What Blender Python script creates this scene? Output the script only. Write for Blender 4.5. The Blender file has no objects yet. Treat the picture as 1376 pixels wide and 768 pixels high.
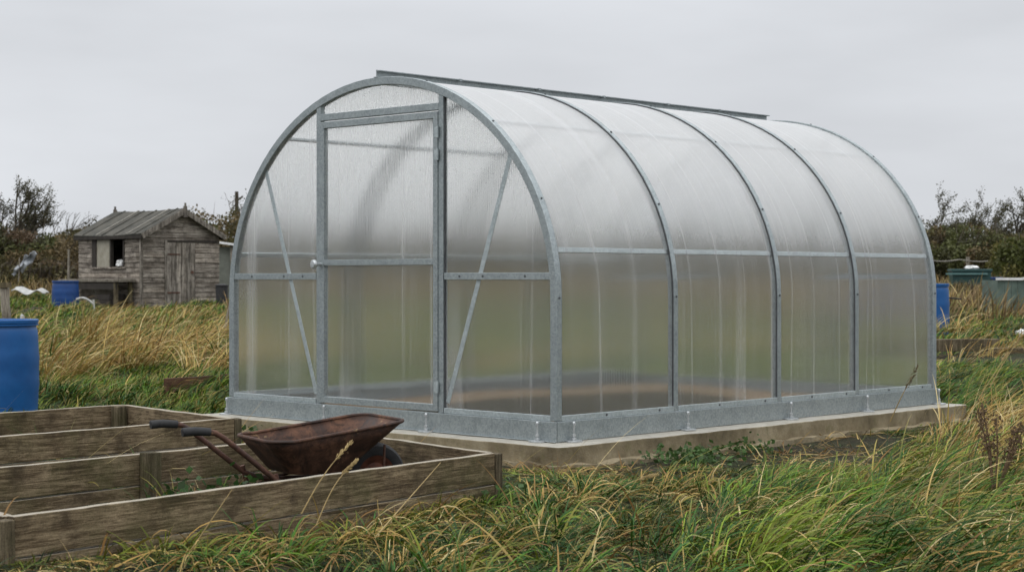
import bpy, bmesh, math, random
import numpy as np
from mathutils import Vector, Matrix, noise as mnoise
random.seed(7)
DENOISE = True
RNG = np.random.default_rng(11)
scene = bpy.context.scene
COL = scene.collection
R = math.radians

# ---------------------------------------------------------------- camera model
F, HY, CAMZ = 2330.0, 373.4, 1.076          # focal length in photo pixels, horizon row, eye height
def at(px, d, z=0.0):                        # ground position of a photo column at a depth
    return Vector(((px - 688) / F * d, d, z))
def on_plane(px, py, z):
    d = F * (CAMZ - z) / (py - HY)
    return at(px, d, z)

# ---------------------------------------------------------------- helpers
class MB:
    """collects shapes and links them as ONE mesh object"""
    def __init__(self):
        self.v = []; self.f = []
    def add(self, verts, faces):
        o = len(self.v)
        self.v += [tuple(p) for p in verts]
        self.f += [tuple(i + o for i in f) for f in faces]
    def box(self, lo, hi, M=None):
        (a, b, c), (d, e, g) = lo, hi
        vs = [Vector(p) for p in ((a,b,c),(d,b,c),(d,e,c),(a,e,c),(a,b,g),(d,b,g),(d,e,g),(a,e,g))]
        if M is not None: vs = [M @ p for p in vs]
        self.add(vs, [(0,3,2,1),(4,5,6,7),(0,1,5,4),(1,2,6,5),(2,3,7,6),(3,0,4,7)])
    def bar(self, p, q, w, h, up=Vector((0,0,1))):
        p = Vector(p); q = Vector(q); t = (q - p).normalized()
        s = t.cross(up)
        if s.length < 1e-5: s = t.cross(Vector((1,0,0)))
        s.normalize(); u = s.cross(t).normalized()
        vs = [b + s*(w/2*i) + u*(h/2*j) for b in (p, q) for i, j in ((-1,-1),(1,-1),(1,1),(-1,1))]
        self.add(vs, [(0,1,2,3),(7,6,5,4),(0,4,5,1),(1,5,6,2),(2,6,7,3),(3,7,4,0)])
    def tube(self, path, r, n=8, closed=False):
        path = [Vector(p) for p in path]; m = len(path)
        rs = r if isinstance(r, (list, tuple)) else [r]*m
        rings = []; prev = None
        for i, p in enumerate(path):
            if closed: t = path[(i+1) % m] - path[i-1]
            else: t = path[min(i+1, m-1)] - path[max(i-1, 0)]
            t = t.normalized() if t.length > 1e-9 else Vector((0,0,1))
            a = prev - t*prev.dot(t) if prev is not None else t.orthogonal()
            if a.length < 1e-6: a = t.orthogonal()
            a.normalize(); prev = a; b = t.cross(a)
            rings.append([p + (a*math.cos(2*math.pi*k/n) + b*math.sin(2*math.pi*k/n))*rs[i] for k in range(n)])
        vs = [v for ring in rings for v in ring]; fs = []
        for i in range(m if closed else m-1):
            j = (i+1) % m
            for k in range(n):
                l = (k+1) % n
                fs.append((i*n+k, i*n+l, j*n+l, j*n+k))
        if not closed:
            fs.append(tuple(range(n-1, -1, -1))); fs.append(tuple((m-1)*n + k for k in range(n)))
        self.add(vs, fs)
    def lathe(self, prof, n=40, c=(0,0,0), axis='z'):
        vs = []; fs = []; m = len(prof)
        for k in range(n):
            a = 2*math.pi*k/n
            for r, z in prof:
                p = (r*math.cos(a), r*math.sin(a), z) if axis == 'z' else (r*math.cos(a), z, r*math.sin(a))
                vs.append((p[0]+c[0], p[1]+c[1], p[2]+c[2]))
        for k in range(n):
            l = (k+1) % n
            for i in range(m-1):
                fs.append((k*m+i, l*m+i, l*m+i+1, k*m+i+1))
        self.add(vs, fs)
    def prism(self, poly, y0, y1):           # polygon in x,z extruded along y
        n = len(poly)
        vs = [(x, y0, z) for x, z in poly] + [(x, y1, z) for x, z in poly]
        fs = [tuple(range(n)), tuple(range(2*n-1, n-1, -1))]
        fs += [(i, n+i, n+(i+1) % n, (i+1) % n) for i in range(n)]
        self.add(vs, fs)
    def build(self, name, mat, parent=None, smooth=False, bevel=0.0):
        me = bpy.data.meshes.new(name); me.from_pydata(self.v, [], self.f); me.update()
        bm = bmesh.new(); bm.from_mesh(me); bmesh.ops.recalc_face_normals(bm, faces=bm.faces); bm.to_mesh(me); bm.free()
        return link(name, me, mat, parent, smooth, bevel)

def link(name, me, mat, parent=None, smooth=False, bevel=0.0):
    o = bpy.data.objects.new(name, me); COL.objects.link(o)
    if mat: me.materials.append(mat)
    if smooth:
        me.polygons.foreach_set('use_smooth', [True]*len(me.polygons)); me.set_sharp_from_angle(angle=R(42))
    if bevel:
        m = o.modifiers.new('bevel', 'BEVEL'); m.width = bevel; m.segments = 2; m.limit_method = 'ANGLE'; m.angle_limit = R(40)
    if parent: o.parent = parent
    return o
def tag(o, label=None, cat=None, group=None, kind=None):
    if label: o['label'] = label
    if cat: o['category'] = cat
    if group: o['group'] = group
    if kind: o['kind'] = kind
    return o
def thing(name, label, cat, loc=(0,0,0), rz=0.0, group=None):
    o = bpy.data.objects.new(name, None); COL.objects.link(o)
    o.empty_display_size = .1; o.location = loc; o.rotation_euler = (0,0,rz)
    return tag(o, label, cat, group)
def children(o):
    return [c for c in bpy.data.objects if c.parent == o]
def copy_tree(o, parent=None):
    c = o.copy(); COL.objects.link(c)
    if parent: c.parent = parent
    for ch in children(o): copy_tree(ch, c)
    return c

# ---------------------------------------------------------------- node materials
class N:
    def __init__(self, name):
        self.m = bpy.data.materials.new(name); self.m.use_nodes = True
        self.t = self.m.node_tree; self.t.nodes.clear()
        self.out = self.t.nodes.new('ShaderNodeOutputMaterial')
    def n(self, typ, **kw):
        x = self.t.nodes.new(typ)
        for k, v in kw.items():
            if k.startswith('i_'): x.inputs[k[2:].replace('_', ' ')].default_value = v
            else: setattr(x, k, v)
        return x
    def l(self, a, b): self.t.links.new(a, b)
    def coord(self, kind='Object', scale=(1,1,1), rot=(0,0,0)):
        tc = self.n('ShaderNodeTexCoord'); mp = self.n('ShaderNodeMapping')
        mp.inputs['Scale'].default_value = scale; mp.inputs['Rotation'].default_value = rot
        self.l(tc.outputs[kind], mp.inputs['Vector']); return mp.outputs['Vector']
    def noise(self, vec, scale, detail=5, rough=.6, dist=0.0):
        x = self.n('ShaderNodeTexNoise'); x.inputs['Scale'].default_value = scale; x.inputs['Detail'].default_value = detail
        x.inputs['Roughness'].default_value = rough; x.inputs['Distortion'].default_value = dist
        if vec is not None: self.l(vec, x.inputs['Vector'])
        return x.outputs['Fac']
    def ramp(self, fac, stops):
        x = self.n('ShaderNodeValToRGB'); e = x.color_ramp.elements
        while len(e) < len(stops): e.new(.5)
        for k, (p, c) in enumerate(stops):
            e[k].position = p; e[k].color = (*c, 1) if len(c) == 3 else c
        self.l(fac, x.inputs['Fac']); return x.outputs['Color']
    def mix(self, fac, a, b, mode='MIX'):
        x = self.n('ShaderNodeMix', data_type='RGBA', blend_type=mode)
        for s, v in ((x.inputs[0], fac), (x.inputs[6], a), (x.inputs[7], b)):
            if hasattr(v, 'is_linked'): self.l(v, s)
            elif isinstance(v, (int, float)): s.default_value = v
            else: s.default_value = (*v, 1)
        return x.outputs[2]
    def math(self, op, a, b=0.0):
        x = self.n('ShaderNodeMath', operation=op)
        for s, v in ((x.inputs[0], a), (x.inputs[1], b)):
            if hasattr(v, 'is_linked'): self.l(v, s)
            else: s.default_value = v
        return x.outputs[0]
    def bump(self, h, strength=.3, dist=.01):
        x = self.n('ShaderNodeBump'); x.inputs['Strength'].default_value = strength; x.inputs['Distance'].default_value = dist
        self.l(h, x.inputs['Height']); return x.outputs['Normal']
    def pbr(self, color, rough=.7, metal=0.0, normal=None, spec=.5, finish=True):
        p = self.n('ShaderNodeBsdfPrincipled')
        for key, v in (('Base Color', color), ('Roughness', rough), ('Metallic', metal), ('Specular IOR Level', spec)):
            if hasattr(v, 'is_linked'): self.l(v, p.inputs[key])
            elif isinstance(v, (int, float)): p.inputs[key].default_value = v
            else: p.inputs[key].default_value = (*v, 1)
        if normal is not None: self.l(normal, p.inputs['Normal'])
        if finish: self.l(p.outputs[0], self.out.inputs['Surface'])
        return p

def mat_galv(name, dark=1.0):
    a = N(name); v = a.coord()
    vo = a.n('ShaderNodeTexVoronoi'); vo.inputs['Scale'].default_value = 95; a.l(v, vo.inputs['Vector'])
    sep = a.n('ShaderNodeSeparateColor'); a.l(vo.outputs['Color'], sep.inputs[0])
    n1 = a.noise(v, 6, 6, .65); n2 = a.noise(v, 55, 4, .6)
    c = a.ramp(a.math('ADD', a.math('MULTIPLY', sep.outputs[0], .35), a.math('MULTIPLY', n1, .65)),
               [(.2, (.29*dark,.33*dark,.34*dark)), (.8, (.51*dark,.56*dark,.57*dark))])
    c = a.mix(a.ramp(n2, [(.62, (0,0,0)), (.8, (.5,.5,.5))]), c, (.62*dark,.64*dark,.65*dark))
    r = a.ramp(a.math('ADD', a.math('MULTIPLY', sep.outputs[1], .5), a.math('MULTIPLY', n2, .5)), [(0, (.38,)*3), (1, (.66,)*3)])
    a.pbr(c, r, .75, a.bump(n2, .15, .002)); return a.m

def mat_wood(name, pale, dark, algae=(.06,.07,.025), algae_amt=.5, axis='x', grain=1.0, seed=0.0, bleach_lit=None):
    a = N(name)
    sc = {'x': (1.2,22,22), 'y': (22,1.2,22), 'z': (22,22,1.2)}[axis]
    sc = tuple(s*grain for s in sc)
    v = a.coord(scale=sc); v0 = a.coord()
    oi = a.n('ShaderNodeObjectInfo')
    off = a.n('ShaderNodeVectorMath', operation='ADD'); a.l(v, off.inputs[0])
    cmb = a.n('ShaderNodeCombineXYZ')
    rnd = a.math('ADD', a.math('MULTIPLY', oi.outputs['Random'], 37.0), seed)
    for k in range(3): a.l(rnd, cmb.inputs[k])
    a.l(cmb.outputs[0], off.inputs[1])
    off0 = a.n('ShaderNodeVectorMath', operation='ADD'); a.l(v0, off0.inputs[0]); a.l(cmb.outputs[0], off0.inputs[1])
    g = a.noise(off.outputs[0], 1.6, 8, .7, .8); g2 = a.noise(off.outputs[0], 6, 6, .75, .4)
    big = a.noise(off0.outputs[0], 3.2, 6, .65)
    gg = a.math('ADD', a.math('MULTIPLY', g, .6), a.math('MULTIPLY', g2, .4))
    c = a.ramp(gg, [(.37, tuple(x*.35 for x in dark)), (.45, dark), (.53, tuple((x+y)/2 for x, y in zip(pale, dark))), (.63, pale)])
    c = a.mix(a.ramp(big, [(.46, (0,0,0)), (.68, (algae_amt,)*3)]), c, algae)
    st = a.noise(off0.outputs[0], 5, 6, .65)
    c = a.mix(a.ramp(st, [(.28, (.6,)*3), (.42, (0,)*3)]), c, tuple(x*1.05 for x in pale))
    c = a.mix(a.ramp(st, [(.52, (0,0,0)), (.66, (.75,)*3)]), c, tuple(x*.45 for x in dark))
    # knots
    vo = a.n('ShaderNodeTexVoronoi', feature='F1'); vo.inputs['Scale'].default_value = 2.3
    a.l(off0.outputs[0], vo.inputs['Vector'])
    c = a.mix(a.ramp(vo.outputs['Distance'], [(.05, (.8,)*3), (.10, (0,0,0))]), c, tuple(x*.3 for x in dark))
    fi = a.noise(v0, 150, 4, .7); c = a.mix(.7, c, a.ramp(fi, [(.3, (.55,)*3), (.7, (1.4,)*3)]), 'MULTIPLY')
    # fine cracks along the grain, upward faces painted paler as sky-lit, with some bleaching
    cr = a.noise(off.outputs[0], 3.1, 3, .55, 1.2)
    c = a.mix(a.ramp(cr, [(.485, (0,0,0)), (.5, (.8,)*3), (.515, (0,0,0))]), c, tuple(x*.3 for x in dark))
    ge = a.n('ShaderNodeNewGeometry')
    c = a.mix(.75, c, a.ramp(ge.outputs['Random Per Island'], [(0, (.62,.60,.58)), (.5, (1,1,1)), (1, (1.35,1.33,1.3))]), 'MULTIPLY')
    if bleach_lit:
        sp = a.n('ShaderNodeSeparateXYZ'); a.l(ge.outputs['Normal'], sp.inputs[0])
        c = a.mix(a.math('MULTIPLY', a.ramp(sp.outputs[2], [(.5, (0,)*3), (.9, (1,)*3)]), a.ramp(g2, [(.35, (.35,)*3), (.6, (.85,)*3)])), c, bleach_lit)
    a.pbr(c, .85, 0, a.bump(a.math('ADD', gg, a.math('MULTIPLY', cr, .3)), .7, .006), .25); return a.m

def mat_simple(name, c1, c2, scale=8, rough=.7, bump=.2, metal=0, spec=.4):
    a = N(name); v = a.coord(); n = a.noise(v, scale, 6, .65)
    a.pbr(a.ramp(n, [(.3, c1), (.7, c2)]), rough, metal, a.bump(a.noise(v, scale*4, 4, .6), bump, .004), spec); return a.m

def mat_poly(name, axis):
    """twin-wall polycarbonate: frosted refraction, a little milkiness, flutes along the sheet"""
    a = N(name); tc = a.n('ShaderNodeTexCoord')
    st = (1,0,0) if axis == 'x' else (0,1,0)
    wv = a.n('ShaderNodeTexWave', wave_type='BANDS', bands_direction='X' if axis == 'x' else 'Y', wave_profile='SIN')
    wv.inputs['Scale'].default_value = .314/.0155; wv.inputs['Distortion'].default_value = 0.0
    a.l(tc.outputs['Object'], wv.inputs['Vector'])
    sc = (38, 1, .35) if axis == 'x' else (.35, 38, .35)
    mp = a.n('ShaderNodeMapping'); mp.inputs['Scale'].default_value = sc; a.l(tc.outputs['Object'], mp.inputs['Vector'])
    streak = a.noise(mp.outputs['Vector'], 1.0, 5, .7)
    sc2 = (7, 1, .25) if axis == 'x' else (.25, 7, .25)
    mp2 = a.n('ShaderNodeMapping'); mp2.inputs['Scale'].default_value = sc2; a.l(tc.outputs['Object'], mp2.inputs['Vector'])
    broad = a.noise(mp2.outputs['Vector'], 1.0, 4, .6)
    fine = a.noise(tc.outputs['Object'], 260, 2, .6)
    hgt = a.math('ADD', a.math('MULTIPLY', wv.outputs['Fac'], .5), a.math('MULTIPLY', streak, .6))
    nor = a.bump(hgt, .35, .004)
    ge0 = a.n('ShaderNodeNewGeometry'); frontf = a.math('SUBTRACT', 1.0, ge0.outputs['Backfacing'])
    g = a.n('ShaderNodeBsdfGlass', distribution='GGX'); g.inputs['IOR'].default_value = 1.07
    a.l(a.math('MULTIPLY', frontf, .25), g.inputs['Roughness']); g.inputs['Color'].default_value = (.985,.987,.985,1)
    a.l(nor, g.inputs['Normal'])
    tr = a.n('ShaderNodeBsdfTranslucent'); tr.inputs['Color'].default_value = (.90,.91,.91,1)
    df = a.n('ShaderNodeBsdfDiffuse'); df.inputs['Color'].default_value = (.90,.91,.92,1)
    milk = a.n('ShaderNodeMixShader'); milk.inputs[0].default_value = .45
    a.l(tr.outputs[0], milk.inputs[1]); a.l(df.outputs[0], milk.inputs[2])
    fac = a.ramp(a.math('ADD', a.math('MULTIPLY', streak, .55), a.math('ADD', a.math('MULTIPLY', broad, .3), a.math('MULTIPLY', fine, .15))),
                 [(.36, (.008,)*3), (.51, (.025,)*3), (.59, (.09,)*3), (.70, (.42,)*3)])
    # dirt gathering along the lowest edge of the sheets
    sx = a.n('ShaderNodeSeparateXYZ'); a.l(tc.outputs['Object'], sx.inputs[0])
    low = a.ramp(a.math('ADD', sx.outputs[2], a.math('MULTIPLY', streak, .12)), [(.16, (.05,)*3), (.24, (0,)*3)])
    lw0 = a.n('ShaderNodeLayerWeight'); lw0.inputs['Blend'].default_value = .5
    graze = a.math('MULTIPLY', a.math('POWER', lw0.outputs['Facing'], 2.0), .10)
    ms = a.n('ShaderNodeMixShader'); spk = a.noise(tc.outputs['Object'], 110, 3, .6)
    fac = a.math('ADD', fac, a.math('MULTIPLY', a.ramp(wv.outputs['Fac'], [(.55, (0,)*3), (.95, (1,)*3)]), .04))
    fac = a.math('ADD', fac, a.ramp(spk, [(.57, (0,)*3), (.70, (.14,)*3)]))
    # a few water runs along the flutes
    sc3 = (1.5, 1, .05) if axis == 'x' else (.05, 1.5, .05)
    mp3 = a.n('ShaderNodeMapping'); mp3.inputs['Scale'].default_value = sc3; a.l(tc.outputs['Object'], mp3.inputs['Vector'])
    run = a.noise(mp3.outputs['Vector'], 1.0, 1, .5)
    fac = a.math('ADD', fac, a.ramp(run, [(.490, (0,)*3), (.5, (.17,)*3), (.510, (0,)*3)]))
    # sky brightness painted in as extra milkiness, rising towards the crown
    mrg = a.n('ShaderNodeMapRange', interpolation_type='SMOOTHSTEP'); mrg.inputs['From Min'].default_value = 1.10; mrg.inputs['From Max'].default_value = 1.85
    mrg.inputs['To Max'].default_value = .60 if axis == 'y' else .17; a.l(a.math('ADD', sx.outputs[2], a.math('MULTIPLY', broad, .25)), mrg.inputs['Value']); fac = a.math('ADD', fac, mrg.outputs[0])
    a.l(a.math('MULTIPLY', frontf, a.math('ADD', a.math('ADD', fac, graze), low)), ms.inputs[0]); a.l(g.outputs[0], ms.inputs[1]); a.l(milk.outputs[0], ms.inputs[2])
    gl = a.n('ShaderNodeBsdfGlossy'); gl.inputs['Roughness'].default_value = .28; a.l(nor, gl.inputs['Normal'])
    lw = a.n('ShaderNodeLayerWeight'); lw.inputs['Blend'].default_value = .5; ge = a.n('ShaderNodeNewGeometry')
    fr = a.math('MULTIPLY', a.math('ADD', a.math('MULTIPLY', a.math('POWER', lw.outputs['Facing'], 4.0), .45), .04), a.math('SUBTRACT', 1.0, ge.outputs['Backfacing']))
    m2 = a.n('ShaderNodeMixShader'); a.l(fr, m2.inputs[0]); a.l(ms.outputs[0], m2.inputs[1]); a.l(gl.outputs[0], m2.inputs[2])
    a.l(m2.outputs[0], a.out.inputs['Surface']); return a.m

def mat_attr(name, rough=.55, trans=.3, spec=.35):
    a = N(name); at_ = a.n('ShaderNodeAttribute'); at_.attribute_name = 'tint'
    p = a.pbr(at_.outputs['Color'], rough, 0, None, spec, finish=False)
    tr = a.n('ShaderNodeBsdfTranslucent'); a.l(at_.outputs['Color'], tr.inputs['Color'])
    ms = a.n('ShaderNodeMixShader'); ms.inputs[0].default_value = trans
    a.l(p.outputs[0], ms.inputs[1]); a.l(tr.outputs[0], ms.inputs[2]); a.l(ms.outputs[0], a.out.inputs['Surface']); return a.m

def mat_rust(name, c0=(.018,.009,.006), c1=(.055,.025,.015), c2=(.130,.062,.036)):
    a = N(name); v = a.coord()
    n = a.noise(v, 9, 8, .7, .5); n2 = a.noise(v, 60, 4, .6); n3 = a.noise(v, 4.2, 5, .7)
    n4 = a.noise(v, 17, 6, .75, .8)
    c = a.ramp(n, [(.36, c0), (.5, c1), (.64, c2)])
    c = a.mix(a.ramp(n4, [(.52, (0,)*3), (.62, (.7,)*3)]), c, tuple(x*.75 for x in c0))
    c = a.mix(a.ramp(n2, [(.55, (0,)*3), (.75, (.5,)*3)]), c, tuple(x*.4 for x in c0))
    c = a.mix(a.ramp(a.math('MULTIPLY', n3, n2), [(.36, (0,)*3), (.42, (.55,)*3)]), c, (.36,.24,.12))
    a.pbr(c, a.ramp(n, [(.3, (.55,)*3), (.7, (.85,)*3)]), .15, a.bump(n2, .35, .003), .4); return a.m

def mat_concrete(name, pale_top=True):
    a = N(name); v = a.coord()
    n = a.noise(v, 3, 8, .7); n2 = a.noise(v, 70, 5, .7); n3 = a.noise(v, 14, 5, .6)
    c = a.ramp(n, [(.3, (.085,.066,.036)), (.5, (.21,.17,.105)), (.7, (.34,.29,.195))])
    c = a.mix(a.ramp(n2, [(.5, (0,)*3), (.75, (.6,)*3)]), c, (.15,.13,.10))
    c = a.mix(a.ramp(n3, [(.55, (0,)*3), (.72, (.55,)*3)]), c, (.13,.12,.055))
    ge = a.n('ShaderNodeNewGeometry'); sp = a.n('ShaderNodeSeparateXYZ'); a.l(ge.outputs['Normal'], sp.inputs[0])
    if pale_top: c = a.mix(a.ramp(sp.outputs[2], [(.55, (0,)*3), (.9, (.75,)*3)]), c, a.ramp(n3, [(.3, (.36,.345,.30)), (.7, (.50,.485,.44))]))  # upward faces paler than the sides
    a.pbr(c, .92, 0, a.bump(a.math('ADD', n2, n3), .5, .008), .25); return a.m

def mat_ground():
    a = N('ground_turf'); v = a.coord()
    n = a.noise(v, .9, 8, .7); n2 = a.noise(v, 14, 7, .7); n3 = a.noise(v, 90, 4, .7)
    soil = a.ramp(n2, [(.3, (.010,.008,.006)), (.5, (.034,.025,.017)), (.75, (.10,.074,.05))])
    soil = a.mix(a.ramp(n3, [(.55, (0,)*3), (.8, (.6,)*3)]), soil, (.17,.14,.10))
    turf = a.ramp(n2, [(.3, (.010,.018,.005)), (.6, (.03,.045,.012)), (.8, (.09,.08,.03))])
    c = a.mix(a.ramp(n, [(.40, (.15,)*3), (.6, (.8,)*3)]), soil, turf)
    a.pbr(c, .95, 0, a.bump(a.math('ADD', n2, n3), .7, .03), .2); return a.m

def mat_soil():
    a = N('sandy_soil'); tc = a.n('ShaderNodeTexCoord'); sx = a.n('ShaderNodeSeparateXYZ'); a.l(tc.outputs['Object'], sx.inputs[0])
    n = a.noise(tc.outputs['Object'], 5, 6, .7); n2 = a.noise(tc.outputs['Object'], 40, 4, .6)
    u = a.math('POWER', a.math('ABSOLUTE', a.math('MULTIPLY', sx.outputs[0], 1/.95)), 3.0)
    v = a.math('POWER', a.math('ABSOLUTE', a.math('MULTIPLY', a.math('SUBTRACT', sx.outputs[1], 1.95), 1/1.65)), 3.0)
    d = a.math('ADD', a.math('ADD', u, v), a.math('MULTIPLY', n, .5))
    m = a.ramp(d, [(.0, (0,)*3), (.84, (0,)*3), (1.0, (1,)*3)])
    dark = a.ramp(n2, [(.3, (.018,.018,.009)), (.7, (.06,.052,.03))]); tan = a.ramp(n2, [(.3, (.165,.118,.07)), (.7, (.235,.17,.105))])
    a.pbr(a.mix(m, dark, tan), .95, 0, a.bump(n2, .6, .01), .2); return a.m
M = {}
M['galv'] = mat_galv('galvanised_steel', .80); M['galv_light'] = mat_galv('galvanised_steel_bright', 1.08)
M['poly_x'] = mat_poly('twinwall_sheet_end', 'x'); M['poly_y'] = mat_poly('twinwall_sheet_roof', 'y')
M['rubber'] = mat_simple('black_rubber', (.012,.012,.013), (.03,.03,.03), 30, .75)
M['gap_shade'] = mat_simple('gap_shade_dark', (.045,.048,.052), (.085,.09,.095), 30, .7)  # dark tone that paints in shadow gaps, also used on screw heads
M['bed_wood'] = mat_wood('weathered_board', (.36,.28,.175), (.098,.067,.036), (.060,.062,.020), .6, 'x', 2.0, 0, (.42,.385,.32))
M['post_wood'] = mat_wood('weathered_post', (.21,.17,.11), (.075,.058,.034), (.055,.06,.02), .6, 'z')
M['shed_wood'] = mat_wood('shed_board', (.46,.415,.355), (.12,.10,.082), (.09,.07,.05), .5, 'x', .8)
M['shed_side'] = mat_wood('shed_side_board', (.46,.415,.355), (.12,.10,.082), (.09,.07,.05), .5, 'y', .8)
M['shed_door'] = mat_wood('shed_door_board', (.41,.37,.32), (.105,.09,.074), (.075,.068,.052), .5, 'z', .6)
M['old_wood'] = mat_wood('old_grey_wood', (.38,.35,.30), (.17,.145,.115), (.1,.1,.05), .3, 'z')
M['plank_brown'] = mat_wood('brown_board', (.19,.10,.06), (.09,.045,.026), (.06,.05,.03), .3, 'x')
M['rust'] = mat_rust('rusty_steel'); M['rust_dark'] = mat_rust('rusty_tube', (.035,.018,.013), (.085,.038,.025), (.14,.07,.045))
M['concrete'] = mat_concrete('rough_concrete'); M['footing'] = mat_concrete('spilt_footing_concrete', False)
M['ground'] = mat_ground()
M['soil'] = mat_soil()
M['blue'] = mat_simple('blue_drum_plastic', (.003,.060,.21), (.007,.092,.285), 4, .45, .05)
M['blue_deep'] = mat_simple('dark_blue_drum_plastic', (.006,.035,.14), (.010,.06,.22), 5, .5, .05)
M['felt'] = mat_simple('roofing_felt', (.028,.029,.024), (.095,.088,.072), 4, .95, .6)
M['batten'] = mat_simple('grey_batten', (.15,.14,.12), (.27,.255,.22), 12, .9)
M['white'] = mat_simple('off_white_sheet', (.55,.55,.54), (.78,.78,.77), 7, .6)
M['dull_white'] = mat_simple('dull_weathered_plastic', (.25,.25,.24), (.50,.50,.48), 6, .7)
M['grey_panel'] = mat_simple('grey_green_panel', (.11,.12,.10), (.2,.21,.18), 5, .8)
M['board_pale'] = mat_simple('dirty_pale_board', (.22,.20,.15), (.36,.34,.28), 6, .7)
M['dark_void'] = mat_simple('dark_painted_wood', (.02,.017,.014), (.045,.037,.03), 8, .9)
M['green_tank'] = mat_simple('dark_green_plastic', (.012,.045,.045), (.03,.075,.07), 5, .5)
M['teal'] = mat_simple('faded_teal_plastic', (.06,.14,.14), (.11,.2,.19), 7, .6)
M['compost'] = mat_simple('faded_green_panel', (.055,.085,.07), (.12,.16,.135), 4, .7)
M['sack'] = mat_simple('grey_plastic_sack', (.16,.18,.2), (.5,.52,.55), 5, .5)
M['leaf'] = mat_attr('foliage', .6, .25, .3); M['grass'] = mat_attr('grass_blades', .62, .14, .22)
M['bark'] = mat_simple('grey_brown_bark', (.035,.028,.02), (.09,.075,.055), 6, .95, .6)
M['zinc'] = mat_simple('bright_zinc', (.40,.42,.43), (.58,.60,.61), 60, .45, .1, .8)
M['dry_stem'] = mat_simple('dry_stem', (.24,.17,.07), (.42,.31,.14), 12, .8)
M['seed'] = mat_simple('brown_seed', (.05,.03,.016), (.15,.095,.05), 40, .9, .6)

# ---------------------------------------------------------------- world, light, camera
w = bpy.data.worlds.new('World'); scene.world = w; w.use_nodes = True
nt = w.node_tree; nt.nodes.clear()
wo = nt.nodes.new('ShaderNodeOutputWorld'); bg = nt.nodes.new('ShaderNodeBackground')
SUN_EL, SUN_AZ = R(52), R(-25)
sky = nt.nodes.new('ShaderNodeTexSky'); sky.sky_type = 'NISHITA'; sky.sun_disc = False
sky.sun_elevation = SUN_EL; sky.sun_rotation = SUN_AZ; sky.air_density = 1; sky.dust_density = 4
hs = nt.nodes.new('ShaderNodeHueSaturation'); hs.inputs['Saturation'].default_value = .25
nt.links.new(sky.outputs[0], hs.inputs['Color'])
tc = nt.nodes.new('ShaderNodeTexCoord'); sp = nt.nodes.new('ShaderNodeSeparateXYZ'); nt.links.new(tc.outputs['Generated'], sp.inputs[0])
rp = nt.nodes.new('ShaderNodeValToRGB'); e = rp.color_ramp.elements
e[0].position = 0.0; e[0].color = (.697,.720,.756,1); e[1].position = 1.0; e[1].color = (2.25,2.30,2.36,1)
m_ = e.new(.16); m_.color = (.700,.724,.764,1)
nt.links.new(sp.outputs[2], rp.inputs['Fac'])
mpn = nt.nodes.new('ShaderNodeMapping'); mpn.inputs['Scale'].default_value = (1.6,1.6,6.0); nt.links.new(tc.outputs['Generated'], mpn.inputs['Vector'])
nz = nt.nodes.new('ShaderNodeTexNoise'); nz.inputs['Scale'].default_value = 1.6; nz.inputs['Detail'].default_value = 5; nz.inputs['Roughness'].default_value = .5
nt.links.new(mpn.outputs[0], nz.inputs['Vector'])
mr = nt.nodes.new('ShaderNodeMapRange'); mr.inputs['From Min'].default_value = .3; mr.inputs['From Max'].default_value = .7
mr.inputs['To Min'].default_value = 8.9; mr.inputs['To Max'].default_value = 11.5; nt.links.new(nz.outputs['Fac'], mr.inputs['Value'])
cl = nt.nodes.new('ShaderNodeVectorMath'); cl.operation = 'SCALE'; nt.links.new(rp.outputs[0], cl.inputs[0]); nt.links.new(mr.outputs[0], cl.inputs['Scale'])
mx = nt.nodes.new('ShaderNodeMix'); mx.data_type = 'RGBA'; mx.inputs[0].default_value = .93
nt.links.new(hs.outputs[0], mx.inputs[6]); nt.links.new(cl.outputs[0], mx.inputs[7])
nt.links.new(mx.outputs[2], bg.inputs['Color']); bg.inputs['Strength'].default_value = .1
nt.links.new(bg.outputs[0], wo.inputs['Surface'])

sl = bpy.data.lights.new('sun', 'SUN'); sl.energy = .6; sl.angle = R(40); sl.color = (1,.97,.93)
so = bpy.data.objects.new('sun', sl); COL.objects.link(so); so.location = (0,0,30)
sd = Vector((math.sin(SUN_AZ)*math.cos(SUN_EL), math.cos(SUN_AZ)*math.cos(SUN_EL), math.sin(SUN_EL)))
sd = Vector((-.35, -.45, .82)).normalized()
so.rotation_euler = sd.to_track_quat('Z', 'Y').to_euler()
sky.sun_elevation = math.asin(sd.z); sky.sun_rotation = math.atan2(sd.x, sd.y)

cam = bpy.data.cameras.new('camera'); co = bpy.data.objects.new('camera', cam); COL.objects.link(co)
co.location = (0,0,CAMZ); co.rotation_euler = (R(90),0,0)
cam.sensor_width = 36; cam.lens = F/1376*36; cam.shift_y = -(384-HY)/1376
cam.clip_start = .1; cam.clip_end = 3000
cam.dof.use_dof = True; cam.dof.focus_distance = 9.6; cam.dof.aperture_fstop = 7.1
scene.camera = co
scene.view_settings.view_transform = 'Standard'; scene.view_settings.look = 'None'
scene.view_settings.exposure = 0; scene.view_settings.gamma = 1; scene.view_settings.use_curve_mapping = False
cy = scene.cycles
cy.max_bounces = 20; cy.transmission_bounces = 16; cy.diffuse_bounces = 4; cy.glossy_bounces = 4; cy.transparent_max_bounces = 8
cy.use_denoising = DENOISE; cy.sampling_pattern = 'BLUE_NOISE'; cy.sample_clamp_indirect = 6; cy.caustics_reflective = True; cy.caustics_refractive = True

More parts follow.
